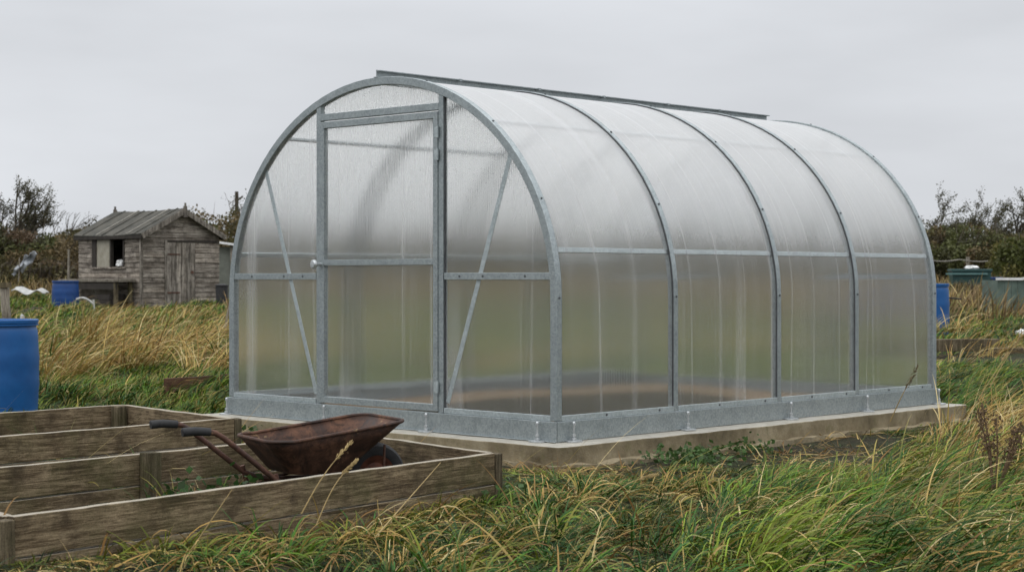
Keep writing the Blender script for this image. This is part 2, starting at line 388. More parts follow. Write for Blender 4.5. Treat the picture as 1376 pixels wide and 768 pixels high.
# ---------------------------------------------------------------- terrain
TH = .76186; A2 = Vector((math.cos(TH), -math.sin(TH))); B2 = Vector((math.sin(TH), math.cos(TH)))
CORNER = Vector((.2544, 10.065)); GO = CORNER - A2*1.55      # middle of the greenhouse front
def gh_local(x, y):
    dx = x - GO.x; dy = y - GO.y
    return dx*A2.x + dy*A2.y, dx*B2.x + dy*B2.y
BEDQ = [(-1.64,5.69), (-.08,7.7), (-.816,8.75), (-2.43,6.79)]
def bed_dist(x, y):
    d = np.full(np.shape(x), 1e9); ins = np.ones(np.shape(x), bool)
    for i in range(4):
        (ax, ay), (bx, by) = BEDQ[i], BEDQ[(i+1) % 4]; ex, ey = bx-ax, by-ay
        t = np.clip(((x-ax)*ex + (y-ay)*ey)/(ex*ex+ey*ey), 0, 1); d = np.minimum(d, np.hypot(x-ax-ex*t, y-ay-ey*t))
        ins &= (ex*(y-ay) - ey*(x-ax)) > 0
    return d, ins
def height(x, y):
    x = np.asarray(x, float); y = np.asarray(y, float)
    r = np.maximum(0, np.hypot(x, np.maximum(y, 0)) - 14)
    z = .017*np.minimum(r, 60) + .004*np.clip(r-60, 0, 200)
    b = .022*np.sin(1.9*x+.7*y+1) + .018*np.sin(2.3*y-1.1*x) + .012*np.sin(5.1*x+2.2*y) + .010*np.sin(4.3*y+3.7*x+2)
    b = b*np.clip((y-2)/5, .3, 1)*(1 + np.clip(r/12, 0, 2.0))
    lx, ly = gh_local(x, y)
    dist = np.hypot(np.maximum(np.abs(lx)-1.72, 0), np.maximum(np.abs(ly-2.1)-2.3, 0))
    k = np.clip(dist/.8, 0, 1)
    bd_, bi = bed_dist(x, y)
    return (z + b)*k + (1-k)*(-.01) + np.where(bi, .02, .105*np.exp(-(bd_/.62)**2))*np.clip(dist/.9, 0, 1)
def hz(x, y): return float(height(x, y))

def grid(name, xs, ys, fn, mat, kind):
    X, Y = np.meshgrid(xs, ys); Z = fn(X, Y)
    nx, ny = len(xs), len(ys)
    me = bpy.data.meshes.new(name)
    idx = np.arange(nx*ny).reshape(ny, nx)
    q = np.stack([idx[:-1,:-1], idx[:-1,1:], idx[1:,1:], idx[1:,:-1]], -1).reshape(-1, 4)
    fill_mesh(me, np.stack([X, Y, Z], -1).reshape(-1, 3), q)
    o = link(name, me, mat, None, True); tag(o, kind=kind); return o
def fill_mesh(me, V, Q, tint=None):
    me.vertices.add(len(V)); me.vertices.foreach_set('co', V.astype(np.float32).ravel())
    k = Q.shape[1]
    me.loops.add(Q.size); me.loops.foreach_set('vertex_index', Q.astype(np.int32).ravel())
    me.polygons.add(len(Q)); me.polygons.foreach_set('loop_start', (np.arange(len(Q))*k).astype(np.int32))
    if tint is not None:
        at_ = me.attributes.new('tint', 'FLOAT_COLOR', 'POINT')
        at_.data.foreach_set('color', np.concatenate([tint, np.ones((len(tint), 1))], 1).astype(np.float32).ravel())
    me.update(calc_edges=True); me.validate()
def spaced(lo, hi, near, fine, coarse):
    out = [0.0]
    while out[-1] < hi: out.append(out[-1] + (fine if out[-1] < near else fine + (out[-1]-near)*coarse))
    neg = [0.0]
    while neg[-1] > lo: neg.append(neg[-1] - (fine if -neg[-1] < near else fine + (-neg[-1]-near)*coarse))
    return np.array(neg[::-1][:-1] + out)
grid('ground', spaced(-700, 700, 7, .14, .12), spaced(-60, 1500, 16, .14, .1), height, M['ground'], 'structure')

# ---------------------------------------------------------------- greenhouse
SLAB = .12
def gh_world(x, y, z=0): 
    p = GO + A2*x + B2*y
    return Vector((p.x, p.y, z))
# concrete plinth
def rough_box(lo, hi, nx, ny, nz, amp, edge=0.0, seed=0):
    bm = bmesh.new()
    bmesh.ops.create_cube(bm, size=1)
    for v in bm.verts:
        v.co = Vector(tuple(l + (c+.5)*(h-l) for c, l, h in zip(v.co, lo, hi)))
    def cut(axis, n):
        for k in range(1, n):
            p = [0,0,0]; nrm = [0,0,0]; p[axis] = lo[axis] + (hi[axis]-lo[axis])*k/n; nrm[axis] = 1
            bmesh.ops.bisect_plane(bm, geom=bm.verts[:]+bm.edges[:]+bm.faces[:], plane_co=p, plane_no=nrm)
    cut(0, nx); cut(1, ny); cut(2, nz)
    for v in bm.verts:
        n = mnoise.noise_vector(v.co*6 + Vector((seed*3.1, seed, 0)))
        v.co += n*amp
        if edge:
            n2 = mnoise.noise(v.co*17 + Vector((seed, 0, 0)))
            on = sum(1 for k in range(3) if min(abs(v.co[k]-lo[k]), abs(v.co[k]-hi[k])) < amp*2)
            if on >= 2:
                c = Vector(tuple((l+h)/2 for l, h in zip(lo, hi)))
                v.co.z += (c.z - v.co.z)*edge*abs(n2)
    return bm
def bm_obj(name, bm, mat, parent=None, smooth=False, bevel=0.0):
    me = bpy.data.meshes.new(name); bmesh.ops.recalc_face_normals(bm, faces=bm.faces); bm.to_mesh(me); bm.free()
    return link(name, me, mat, parent, smooth, bevel)
pl = thing('concrete_plinth', 'low weathered concrete plinth under the polytunnel-shaped greenhouse', 'plinth', gh_world(0, 0, 0), -TH)
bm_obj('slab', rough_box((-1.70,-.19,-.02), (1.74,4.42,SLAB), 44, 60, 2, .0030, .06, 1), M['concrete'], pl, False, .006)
mb = MB()
ft = rough_box((-1.74,-.24,-.12), (1.82,4.46,.016), 60, 70, 1, .032, .0, 4)
bm_obj('footing', ft, M['footing'], pl)

gh = thing('greenhouse', 'arched greenhouse of frosted twin-wall sheets on a galvanised steel frame', 'greenhouse', gh_world(0, 0, SLAB), -TH)
HW, Z0, EB = 1.555, .84, 1.405; BASE = .125
ARCH_Y = [0.0, 1.12, 2.24, 3.2, 4.25]; GL = 4.30
def arch_pts(off, n=44, zbot=BASE, half=False):
    pts = [(HW-off, zbot), (HW-off, (zbot+Z0)/2)]
    for k in range(n+1):
        t = math.pi*k/n
        c, s = math.cos(t), math.sin(t)
        nx, nz = c/HW, s/EB; l = math.hypot(nx, nz)
        pts.append((HW*c - off*nx/l, Z0 + EB*s - off*nz/l))
    pts += [(-(HW-off), (zbot+Z0)/2), (-(HW-off), zbot)]
    return pts
def arch_sweep(mb, o0, o1, y0, y1, zbot=BASE):
    P = arch_pts(o0, zbot=zbot); Q = arch_pts(o1, zbot=zbot); n = len(P)
    vs = [];
    for (a, b), (c, d) in zip(P, Q): vs += [(a,y0,b),(a,y1,b),(c,y1,d),(c,y0,d)]
    fs = []
    for i in range(n-1):
        for k in range(4):
            l = (k+1) % 4; fs.append((i*4+k, i*4+l, (i+1)*4+l, (i+1)*4+k))
    fs += [(0,1,2,3), tuple((n-1)*4+k for k in (3,2,1,0))]
    mb.add(vs, fs)
def arch_x(z, off=0.0):
    z = max(z, Z0); s = min(1, (z-Z0)/(EB-off)); return (HW-off)*math.sqrt(max(0, 1-s*s))
# arches
for i, y in enumerate(ARCH_Y):
    mb = MB()
    if i in (0, 4):
        y0, y1 = (0.0, .048) if i == 0 else (GL-.05, GL-.002)
        arch_sweep(mb, 0, .050, y0, y1)
    else:
        y0, y1 = y-.021, y+.021
        arch_sweep(mb, .002, .013, y0, y1)                     # outer cover strip
        arch_sweep(mb, .024, .060, y-.012, y+.012, .03)        # pipe under the sheets
    ao = mb.build('arch', M['galv'], gh, False, .003)
    if i < 4:
        g = MB(); arch_sweep(g, .0055, .014, y1+.001 if i == 0 else y0-.0075, y1+.006 if i == 0 else y0-.001); g.build('gap_shade', M['gap_shade'], ao)  # thin dark strip painting in the shadow gap beside the arch
    for t in (.06, .17, .3, .43, .57, .70, .83, .94):
        sc = MB(); P = arch_pts(-.001); k = t*(len(P)-1); a = P[int(k)]
        for sgn in ((0,) if i else (0,)):
            b = P[min(int(k)+1, len(P)-1)]; d = Vector((b[0]-a[0], 0, b[1]-a[1])).normalized(); nrm = Vector((d.z, 0, -d.x))
            p = Vector((a[0], (y0+y1)/2, a[1])); sc.tube([p - nrm*.004, p + nrm*.003], .007, 8)
        sc.build('screw', M['gap_shade'], ao)
# roof / wall sheets between arches, wrapped over the frame
for i in range(4):
    y0 = ARCH_Y[i] + (.059 if i == 0 else .004); y1 = ARCH_Y[i+1] - (.052-.05 if i == 3 else .004)
    if i == 3: y1 = GL - .052
    mb = MB(); arch_sweep(mb, .0145, .0205, y0, y1, BASE+.012)
    mb.build('roof_sheet', M['poly_y'], gh, True)
# purlins
def purlin(x, z, sx, nrm):
    mb = MB(); q = Matrix.Translation((x, 0, z)) @ Matrix.Rotation(nrm, 4, 'Y')
    hw_ = .016 if z < 1.6 else .008
    mb.box((-.011, .05, -hw_), (.011, GL-.053, hw_), q); mb.build('purlin', M['galv_light' if z < 1.6 else 'galv'], gh, False, .003)
for sgn in (-1, 1):
    for z in (1.128, 1.93):
        s = (z-Z0)/EB; t = math.asin(s); c = math.cos(t)
        nx, nz = c/HW, s/EB; l = math.hypot(nx, nz); nx /= l; nz /= l
        off = .0345
        purlin(sgn*(HW*c - off*nx), Z0 + EB*s - off*nz, sgn, -sgn*math.atan2(nz, nx) if sgn > 0 else math.atan2(nz, nx))
mb = MB(); mb.box((-.02,.05,Z0+EB-.045), (.02,GL-.053,Z0+EB-.024)); mb.build('ridge_purlin', M['galv'], gh)
# ridge cap
mb = MB(); zt = Z0+EB
mb.box((-.004,-.004,zt-.004), (.004,GL-.02,zt+.046)); mb.box((.0045,-.004,zt+.036), (.036,GL-.02,zt+.042)); mb.box((-.03,-.002,zt-.001), (-.0045,GL-.02,zt+.003))
for y in (.72, 1.5, 2.2, 2.95, 3.6): mb.box((.004,y-.012,zt+.030), (.0385,y+.012,zt+.0445))
mb.build('ridge_cap', M['galv'], gh)
# base rails
def base(p0, p1, nm='base_rail'):
    pass
mb = MB(); mb.box((-HW-.006,-.012,.004), (HW+.006,.0,BASE-.004)); mb.box((-HW-.006,.0,BASE-.012), (HW+.006,.03,BASE-.004)); mb.box((-HW-.006,-.030,.004), (HW+.006,-.0125,.009)); mb.build('base_rail', M['galv'], gh, False, .002)
for s in (-1, 1):
    mb = MB()
    x0, x1 = (HW-.004, HW+.010) if s > 0 else (-HW-.010, -HW+.004)
    mb.box((x0,.0006,.004), (x1,GL,BASE-.004))
    xa, xb = (HW-.04, HW-.0045) if s > 0 else (-HW+.0045, -HW+.04)
    mb.box((xa,.03,BASE-.012), (xb,GL,BASE-.004))
    mb.box((x0+.016*s,.0006,.004), (x1+.02*s,GL,.008)) if False else None
    mb.build('base_rail', M['galv'], gh, False, .002)
    xa, xb = (HW-.012, HW-.001) if s > 0 else (-HW+.001, -HW+.012)
    for k in range(4):
        mb = MB(); mb.box((xa,ARCH_Y[k]+(.05 if k == 0 else .024),BASE-.003), (xb,ARCH_Y[k+1]-.024,BASE+.030)); cl_ = mb.build('sheet_clamp', M['galv_light'], gh, False, .002)
        for f in (.4, .85):
            y = ARCH_Y[k] + (ARCH_Y[k+1]-ARCH_Y[k])*f; sc = MB(); sc.tube([(s*(HW-.002),y,BASE+.014), (s*(HW+.003),y,BASE+.014)], .007, 8); sc.build('screw', M['gap_shade'], cl_)
mb = MB(); mb.box((-HW+.006,GL+.0008,.004), (HW-.006,GL+.012,BASE-.004)); mb.build('base_rail', M['galv'], gh, False, .002)
# anchor feet
def anchor(x, y, dirx, diry):
    q = Matrix.Translation((x, y, 0)) @ Matrix.Rotation(math.atan2(diry, dirx) - math.pi/2, 4, 'Z')
    mb = MB()
    pts = [(.055*math.cos(2*math.pi*k/16), .045*math.sin(2*math.pi*k/16) + .03) for k in range(16)]
    mb.add([q @ Vector((a, b, z)) for z in (.001, .010) for a, b in pts], [tuple(range(15,-1,-1)), tuple(range(16,32))] + [(k, (k+1) % 16, 16+(k+1) % 16, 16+k) for k in range(16)])
    mb.tube([q @ Vector((0,.026,z)) for z in (.010,.115)], .0055, 8)
    for z0, r in ((.011,.016),(.032,.0125),(.098,.0115)): mb.tube([q @ Vector((0,.026,z0)), q @ Vector((0,.026,z0+.014))], r, 6)
    mb.tube([q @ Vector((0,.026,.112)), q @ Vector((0,.026,.120))], [.011,.007], 8)
    mb.build('anchor_foot', M['zinc'], gh, False, .001)
for x in (-1.53, -.48, .50, 1.44): anchor(x, -.013, 0, -1)
for y in (.11, 1.19, 2.32, 3.27, 4.27): anchor(HW+.011, y, 1, 0)
# front frame: posts, head, mid bars, braces
def xz_bar(mb, p, q, w, y0, y1):
    p = Vector((p[0], p[1])); q = Vector((q[0], q[1])); t = (q-p).normalized(); n = Vector((-t.y, t.x))*w/2
    mb.prism([tuple(p-n), tuple(q-n), tuple(q+n), tuple(p+n)], y0, y1)
PX = .585; TOPZ = Z0+EB*math.sqrt(1-(PX/HW)**2) - .03
for s in (-1, 1):
    mb = MB(); mb.box((s*PX-.021,.003,BASE-.002), (s*PX+.021,.043,TOPZ)); mb.build('door_post', M['galv'], gh, False, .002)
    mb = MB(); mb.box((s*PX+(.0215 if s > 0 else -.0255),.012,BASE), (s*PX+(.0255 if s > 0 else -.0215),.03,TOPZ-.01)); mb.build('gap_shade', M['gap_shade'], gh)  # same dark gap strip, beside the door post
    xe = HW-.049; z = .967
    mb = MB(); xs = sorted((s*(PX+.0285), s*(xe-.0)))
    mb.box((xs[0],.004,z-.0215), (xs[1],.020,z+.0215)); cb_ = mb.build('cross_bar', M['galv'], gh, False, .002)
    for x in (.75, .95, 1.3): sc = MB(); sc.tube([(s*x,.005,z), (s*x,.001,z)], .007, 8); sc.build('screw', M['gap_shade'], cb_)
    mb = MB(); za = 1.69; xa = arch_x(za, .055)
    xz_bar(mb, (s*.628, BASE+.06), (s*xa, za), .036, .0212, .0238); mb.build('brace', M['galv_light'], gh, False, .002)
    mb = MB(); mb.box((min(s*(PX+.0285), s*(HW-.051)),.002,BASE-.002), (max(s*(PX+.0285), s*(HW-.051)),.016,BASE+.030)); mb.build('sheet_clamp', M['galv_light'], gh, False, .002)
HEADZ = 2.02
mb = MB(); mb.box((-PX+.0215,.002,HEADZ-.022), (PX-.0215,.041,HEADZ+.022)); mb.build('door_head', M['galv'], gh, False, .002)
# fixed end sheets (6 mm)
def end_poly(s):
    pts = [(s*(PX+.023), BASE+.012)]
    z = BASE+.012; A = [p for p in arch_pts(.045, 60, BASE+.012) if p[0] >= PX+.022]
    out = [(s*p[0], p[1]) for p in A]
    ztop = Z0+(EB-.045)*math.sqrt(1-((PX+.022)/(HW-.045))**2)
    return pts + out + [(s*(PX+.023), ztop)]
for s in (-1, 1):
    mb = MB(); mb.prism(end_poly(s), .0245, .0305); mb.build('end_sheet', M['poly_x'], gh)
top = [(-(PX-.022), HEADZ+.02), (PX-.022, HEADZ+.02)] + [p for p in arch_pts(.045, 80) if abs(p[0]) < PX-.022]
mb = MB(); mb.prism(top, .0245, .0305); mb.build('end_sheet', M['poly_x'], gh)
# door
door = bpy.data.objects.new('door', None); COL.objects.link(door); door.parent = gh
DX = .545; DT = 1.989; DB = BASE+.006
mb = MB()
for s in (-1, 1): mb.box((s*DX-.0225 if s > 0 else -DX-.0175,-.004,DB), (s*DX+.0175 if s > 0 else -DX+.0225,.034,DT))
mb.box((-DX+.023,-.0035,DT-.043), (DX-.023,.0335,DT)); mb.box((-DX+.023,-.0035,DB), (DX-.023,.0335,DB+.042))
mb.box((-DX+.023,-.0035,1.038), (DX-.023,.0335,1.076))
mb.build('door_frame', M['galv'], door, False, .002)
mb = MB(); mb.box((-DX+.02,.0155,DB+.04), (DX-.02,.0215,1.0385)); mb.build('door_sheet', M['poly_x'], door)
mb = MB(); mb.box((-DX+.02,  .0155,1.0755), (DX-.02,.0215,DT-.0425)); mb.build('door_sheet', M['poly_x'], door)
mb = MB(); mb.lathe([(0,-.075),(.022,-.074),(.030,-.066),(.031,-.055),(.024,-.046),(.012,-.040),(.011,-.004)], 20, (-DX-.012,0,1.047), axis='y'); mb.build('handle', M['zinc'], door, True)
for z in (1.86, 1.72, .28):
    mb = MB(); mb.tube([(DX+.0215,-.010,z-.035), (DX+.0215,-.010,z+.035)], .010, 10); mb.box((DX-.01,-.0065,z-.03), (DX+.0215,-.0042,z+.03)); mb.build('hinge', M['galv_light'], door)
mb = MB(); mb.box((DX+.0185,.012,DB), (DX+.0205,.03,DT)); mb.build('gap_shade', M['gap_shade'], door)  # same dark gap strip, along the door edge
# rear frame
for s in (-1, 1): mb = MB(); mb.box((s*PX-.02,GL-.045,BASE-.002), (s*PX+.02,GL-.008,TOPZ)); mb.build('rear_post', M['galv'], gh)
mb = MB(); mb.box((-PX+.021,GL-.045,2.0), (PX-.021,GL-.008,2.04)); mb.build('rear_rail', M['galv'], gh)
for s in (-1, 1):
    mb = MB(); xs = sorted((s*(PX+.021), s*(HW-.052))); mb.box((xs[0],GL-.035,.947), (xs[1],GL-.020,.987)); mb.build('cross_bar', M['galv'], gh)
mb = MB(); mb.prism([(x, z) for x, z in arch_pts(.045, 60, BASE+.01)], GL-.0185, GL-.0125); mb.build('end_sheet', M['poly_x'], gh)
# soil floor inside
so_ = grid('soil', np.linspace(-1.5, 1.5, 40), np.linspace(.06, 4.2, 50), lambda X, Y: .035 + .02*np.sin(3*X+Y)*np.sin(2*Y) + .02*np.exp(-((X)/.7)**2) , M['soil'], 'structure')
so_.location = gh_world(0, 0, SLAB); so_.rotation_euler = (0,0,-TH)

# ---------------------------------------------------------------- raised beds
BEDH = .30
def plank_bm(L, h, t, seed):
    return rough_box((0,-t/2,0), (L,t/2,h), max(6, int(L/.09)), 1, 2, .0035, .03, seed)
bed_seed = [0]
def wall(parent, p, q, base, hs, t=.038, inset=0.0, off=0.0):
    p = Vector(p); q = Vector(q); d = (q-p); L = d.length; ang = math.atan2(d.y, d.x); z = 0
    o0 = parent.matrix_basis.inverted()
    for k, h in enumerate(hs):
        bed_seed[0] += 1
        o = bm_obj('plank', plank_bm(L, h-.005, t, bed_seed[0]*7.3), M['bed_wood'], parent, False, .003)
        o.location = (p.x - parent.location.x, p.y - parent.location.y, base+z); o.rotation_euler = (R(random.uniform(-1.2,1.2)), 0, ang)
        z += h
def post(parent, p, s, z0, z1, ang):
    bed_seed[0] += 1
    o = bm_obj('post', rough_box((-s/2,-s/2,z0), (s/2,s/2,z1), 2, 2, 6, .003, .02, bed_seed[0]), M['post_wood'], parent, False, .004)
    o.location = (p[0]-parent.location.x, p[1]-parent.location.y, 0); o.rotation_euler = (0,0,ang)
def raised_bed(label, a, b, c, d, mids):
    a, b, c, d = (Vector((p[0], p[1])) for p in (a, b, c, d))
    cen = (a+b+c+d)/4
    root = thing('raised_bed', label, 'raised bed', (cen.x, cen.y, 0), 0, 'weathered timber raised beds')
    hs = [.158, .142]
    u = (b-a).normalized(); v = (c-b).normalized()
    wall(root, a - u*.0, b, 0, hs); wall(root, d, c, 0, hs)
    wall(root, a + v*.022, d - v*.022, 0, hs); wall(root, b + v*.022 , c - v*.022, 0, hs)
    ang = math.atan2(u.y, u.x)
    post(root, a - u*.028 - v*.004, .05, -.05, BEDH-.012, ang); post(root, b + u*.026 + v*.004, .05, -.05, BEDH-.008, ang)
    post(root, c - u*.07 - v*.065, .07, -.05, BEDH-.006, ang); post(root, d + u*.07 - v*.065, .07, -.05, BEDH-.006, ang)
    for m in mids: 
        p = d + (c-d)*m - v*.062
        post(root, p, .07, -.05, BEDH+.004, ang)
    return root
A_ = on_plane(15, 691, BEDH); B_ = on_plane(661, 606.5, BEDH); C_ = Vector((-.816, 8.75, 0)); D_ = Vector((-2.43, 6.79, 0))
pm = on_plane(187, 606, BEDH)
frac = ((pm.xy - D_.xy).dot(C_.xy - D_.xy))/((C_.xy - D_.xy).length_squared)
raised_bed('weathered timber raised bed with the rusty wheelbarrow standing in it', A_, B_, C_, D_, [frac])
E_ = on_plane(312, 560, BEDH); F_ = on_plane(166, 542, BEDH)
dv = Vector((.655, .755, 0)).normalized()
raised_bed('weathered timber raised bed beyond the one holding the wheelbarrow', E_ - dv*2.6, E_, F_, F_ - dv*2.6, [])
BEDS = [(A_, B_, C_, D_), (E_ - dv*2.6, E_, F_, F_ - dv*2.6)]

# ---------------------------------------------------------------- wheelbarrow
wb = thing('wheelbarrow', 'rusty brown wheelbarrow with black grips standing in the raised bed', 'wheelbarrow', (-1.195, 7.64, .03), math.atan2(.485,.875)); wb.scale = (.968,)*3
def tray_ring(t, n=10):
    # t 0 rim .. 1 bottom
    u0 = .055 + .125*t; u1 = .72 - .27*t; wr = .26 - .085*t; wn = .255 - .10*t
    zr = .335*(1-t) + .195*t; zn = .408*(1-t) + .180*t
    r = .10 - .03*t
    cs = [(u1-r*.9, wn-r, 0), (u0+r, wr-r, 90), (u0+r, -(wr-r), 180), (u1-r*.9, -(wn-r), 270)]
    pts = []
    for cx, cy_, a0 in cs:
        for k in range(n+1):
            a = R(a0 + 90*k/n); x = cx + r*math.cos(a); y = cy_ + r*math.sin(a)
            f = max(0.0, (x-u0)/(u1-u0))
            z = zr + (zn-zr)*(f**1.25) + (1-t)*.012*math.cos(f*7)
            pts.append(Vector((x, y, z)))
    return pts
mb = MB(); rings = [tray_ring(t) for t in (0,.25,.5,.75,.92,1.0)]
rings[-1] = [p*1.0 for p in rings[-1]]
n = len(rings[0]); vs = [p for r_ in rings for p in r_]
fs = [(i*n+k, i*n+(k+1) % n, (i+1)*n+(k+1) % n, (i+1)*n+k) for i in range(len(rings)-1) for k in range(n)] + [tuple((len(rings)-1)*n+k for k in range(n))]
mb.add(vs, fs); tray = mb.build('tray', M['rust'], wb, True)
md = tray.modifiers.new('solid', 'SOLIDIFY'); md.thickness = .004; md.offset = 0
mb = MB(); mb.tube([p + Vector((0,0,.001)) for p in rings[0]], .0085, 8, True); mb.build('rim', M['rust'], wb, True)
for s in (1, -1):
    y = .228*s
    P = [(-.345,y,.412),(-.30,y,.414),(-.245,y,.412),(-.20,y,.402),(-.165,y,.380),(-.11,y*.99,.338),(.0,y*.97,.248),(.09,y*.94,.176),(.15,y*.88,.150),(.22,y*.78,.138),(.40,y*.5,.142),(.66,y*.28,.150)]
    mb = MB(); mb.tube(P, .0128, 10); hd = mb.build('handle', M['rust_dark'], wb, True)
    mb = MB(); mb.tube([(-.352,y,.4115),(-.35,y,.412),(-.29,y,.414),(-.225,y,.408)], [.013,.0195,.0195,.0185], 12); mb.build('grip', M['rubber'], hd, True)
    mb = MB(); mb.tube([(.085,y*.93,.205),(.11,y*.95,.12),(.135,y*.97,-.02)], .012, 8); mb.tube([(.11,y*.95,.10),(.30,y*.7,.165)], .008, 6); mb.build('leg', M['rust_dark'], wb, True)
    mb = MB(); mb.tube([(.675,.095*s,.30),(.672,.09*s,.155)], .006, 6); mb.tube([(.672,.09*s,.155),(.662,.045*s,.155)], .006, 6); mb.build('strut', M['rust_dark'], wb)
wheel = bpy.data.objects.new('wheel', None); COL.objects.link(wheel); wheel.parent = wb; wheel.location = (.665,0,.150)
mb = MB(); mb.lathe([(.095,-.030),(.115,-.036),(.138,-.034),(.150,-.020),(.154,0),(.150,.020),(.138,.034),(.115,.036),(.095,.030)], 40, axis='y'); mb.build('tyre', M['rubber'], wheel, True)
mb = MB(); mb.lathe([(.0,-.022),(.03,-.024),(.06,-.010),(.09,-.026),(.098,-.028),(.098,.028),(.09,.026),(.06,.010),(.03,.024),(.0,.022)], 32, axis='y'); mb.tube([(0,-.07,0),(0,.07,0)], .010, 10); mb.build('rim', mat_rust('red_rusty_rim', (.05,.018,.010), (.12,.04,.022), (.17,.065,.035)), wheel, True)

# ---------------------------------------------------------------- barrels
def barrel(label, px, d, dia, top, mat, bottom=None, group='blue plastic drums on the allotment'):
    p = at(px, d); z0 = (hz(p.x, p.y) - .02) if bottom is None else bottom
    t = thing('barrel', label, 'barrel', (p.x, p.y, z0), 0, group); h = top - z0; r = dia/2
    prof = [(0,0),(r*.88,0),(r*.94,.02),(r*.97,.05)]
    for k in range(13):
        f = k/12; prof.append((r*(.965 + .035*math.sin(math.pi*f)) + (.0045 if k in (4, 8) else 0), .06 + (h-.15)*f))
    prof += [(r*.95,h-.075),(r*.93,h-.06),(r*.93,h-.05),(r*.985,h-.046),(r*.985,h-.034),(r*.94,h-.03)]
    mb = MB(); mb.lathe(prof, 56); mb.build('drum', mat, t, True)
    mb = MB(); mb.lathe([(r*.94,h-.031),(r*.985,h-.028),(r*.99,h-.004),(r*.97,h),(r*.90,h-.002),(r*.88,h-.02),(0,h-.022)], 56); mb.build('lid', mat, t, True)
    return t
b1 = barrel('large blue plastic barrel in grass at the left edge behind the beds', -1, 13.5, .60, .755, M['blue'])
mb = MB(); mb.tube([(.06,-.298,.33),(.06,-.32,.325)], .008, 8); mb.build('tap', M['rubber'], b1)
barrel('small dark blue barrel beside the weathered shed', 88, 36.5, .56, 1.02, M['blue_deep'])
b3 = barrel('blue barrel half hidden behind the far end of the greenhouse', 1251, 27, .56, .99, M['blue'])
mb = MB(); mb.tube([(.27,-.05,.60),(.45,-.10,.58)], .012, 8); mb.build('tap', M['rubber'], b3)

# ---------------------------------------------------------------- shed
SW, SD, WH, RG = 2.0, 2.5, 1.62, .52
pc = at(190, 37); zb = .395
shed = thing('garden_shed', 'old weathered wooden shed with open window and sagging felt roof', 'shed', (pc.x, pc.y, zb), R(45))
rs = random.Random(5)
def lap(mb, fn, s0, s1, z0, z1, holes=(), clip=None, bh=.108):
    z = z0
    while z < z1 - .01:
        zt_ = min(z+bh, z1)
        segs = [(s0, s1)]
        for (a, b, c, d) in holes:
            if zt_ > c+.02 and z < d-.02:
                ns = []
                for p, q in segs:
                    if a > p: ns.append((p, min(a, q)))
                    if b < q: ns.append((max(b, p), q))
                segs = [x for x in ns if x[1]-x[0] > .01]
        for p, q in segs:
            pb, qb, pt, qt = p, q, p, q
            if clip:
                lo, hi = clip(z); lo2, hi2 = clip(zt_)
                pb, qb = max(p, lo), min(q, hi); pt, qt = max(p, lo2), min(q, hi2)
                if qt <= pt: pt = qt = (lo2+hi2)/2
            j = rs.uniform(-.004, .004); k = rs.uniform(-.003, .003)
            V = [(pb,.024+k,z+j),(qb,.024+k,z+j*-1),(qt,.006,zt_+.012),(pt,.006,zt_+.012),(pb,0,z+j),(qb,0,z-j),(qt,0,zt_+.012),(pt,0,zt_+.012)]
            mb.add([fn(*v) for v in V], [(0,1,2,3),(7,6,5,4),(0,4,5,1),(1,5,6,2),(2,6,7,3),(3,7,4,0)])
        z = zt_
front = lambda s, o, z: Vector((s, -o, z))
left = lambda s, o, z: Vector((-o, s, z))
DOOR = (.62, 1.36, -.1, 1.46)
clipf = lambda z: (0, SW) if z <= WH else (SW/2*(z-WH)/RG, SW - SW/2*(z-WH)/RG)
mb = MB(); lap(mb, front, 0, SW, .05, WH+RG, [DOOR], clipf); mb.box((0,.002,.0), (SW,.03,WH), None)
mb.box((0,.0315,WH-.03),(.03,.05,WH)); mb.build('front_wall', M['shed_wood'], shed)
WIN = (.62, 1.92, .92, 1.52)
mb = MB(); lap(mb, left, 0, SD, .05, WH, [WIN])
for a, b, c, d in ((0,SD,0,WIN[2]),(0,SD,WIN[3],WH-.01),(0,WIN[0],WIN[2],WIN[3]),(WIN[1],SD,WIN[2],WIN[3])): mb.box((.002,a+.0315 if a == 0 else a,c),(.03,b,d))
mb.build('side_wall', M['shed_side'], shed)
mb = MB(); mb.box((SW-.03,.031,0),(SW,SD-.031,WH-.01)); mb.build('side_wall', M['shed_side'], shed)
mb = MB(); mb.prism([(0,0),(SW,0),(SW,WH),(SW/2,WH+RG),(0,WH)], SD-.03, SD); mb.build('rear_wall', M['shed_wood'], shed)
mb = MB(); mb.box((.03,.032,.02),(SW-.03,SD-.03,.05)); mb.build('floorboards', M['dark_void'], shed)
# corner trims
mb = MB(); mb.box((-.03,-.032,.0),(.022,-.0255,WH)); mb.box((-.032,-.025,0),(-.0255,.03,WH)); mb.build('corner_trim', M['shed_door'], shed)
# door
dr = bpy.data.objects.new('door', None); COL.objects.link(dr); dr.parent = shed
mb = MB(); x = DOOR[0]+.02
while x < DOOR[1]-.03:
    wd = min(.122, DOOR[1]-.01-x); mb.box((x,-.022-rs.uniform(0,.006),.05),(x+wd-.007,-.0005,1.45)); x += wd
mb.build('door_leaf', M['shed_door'], dr)
for z in (.35, 1.18): mb = MB(); mb.box((DOOR[0]+.02,-.034,z),(DOOR[0]+.34,-.0285,z+.03)); mb.build('hinge', M['rust_dark'], dr)
mb = MB(); mb.box((DOOR[1]-.12,-.05,.78),(DOOR[1]-.06,-.0285,.84)); mb.build('latch', M['rust_dark'], dr)
mb = MB(); mb.box((DOOR[0]-.05,-.036,.05),(DOOR[0]+.012,-.0255,1.5)); mb.build('door_jamb', M['shed_door'], shed)
mb = MB(); mb.box((DOOR[0]-.05,-.034,1.462),(SW-.08,-.0255,1.50)); mb.build('door_lintel', M['dark_void'], shed)
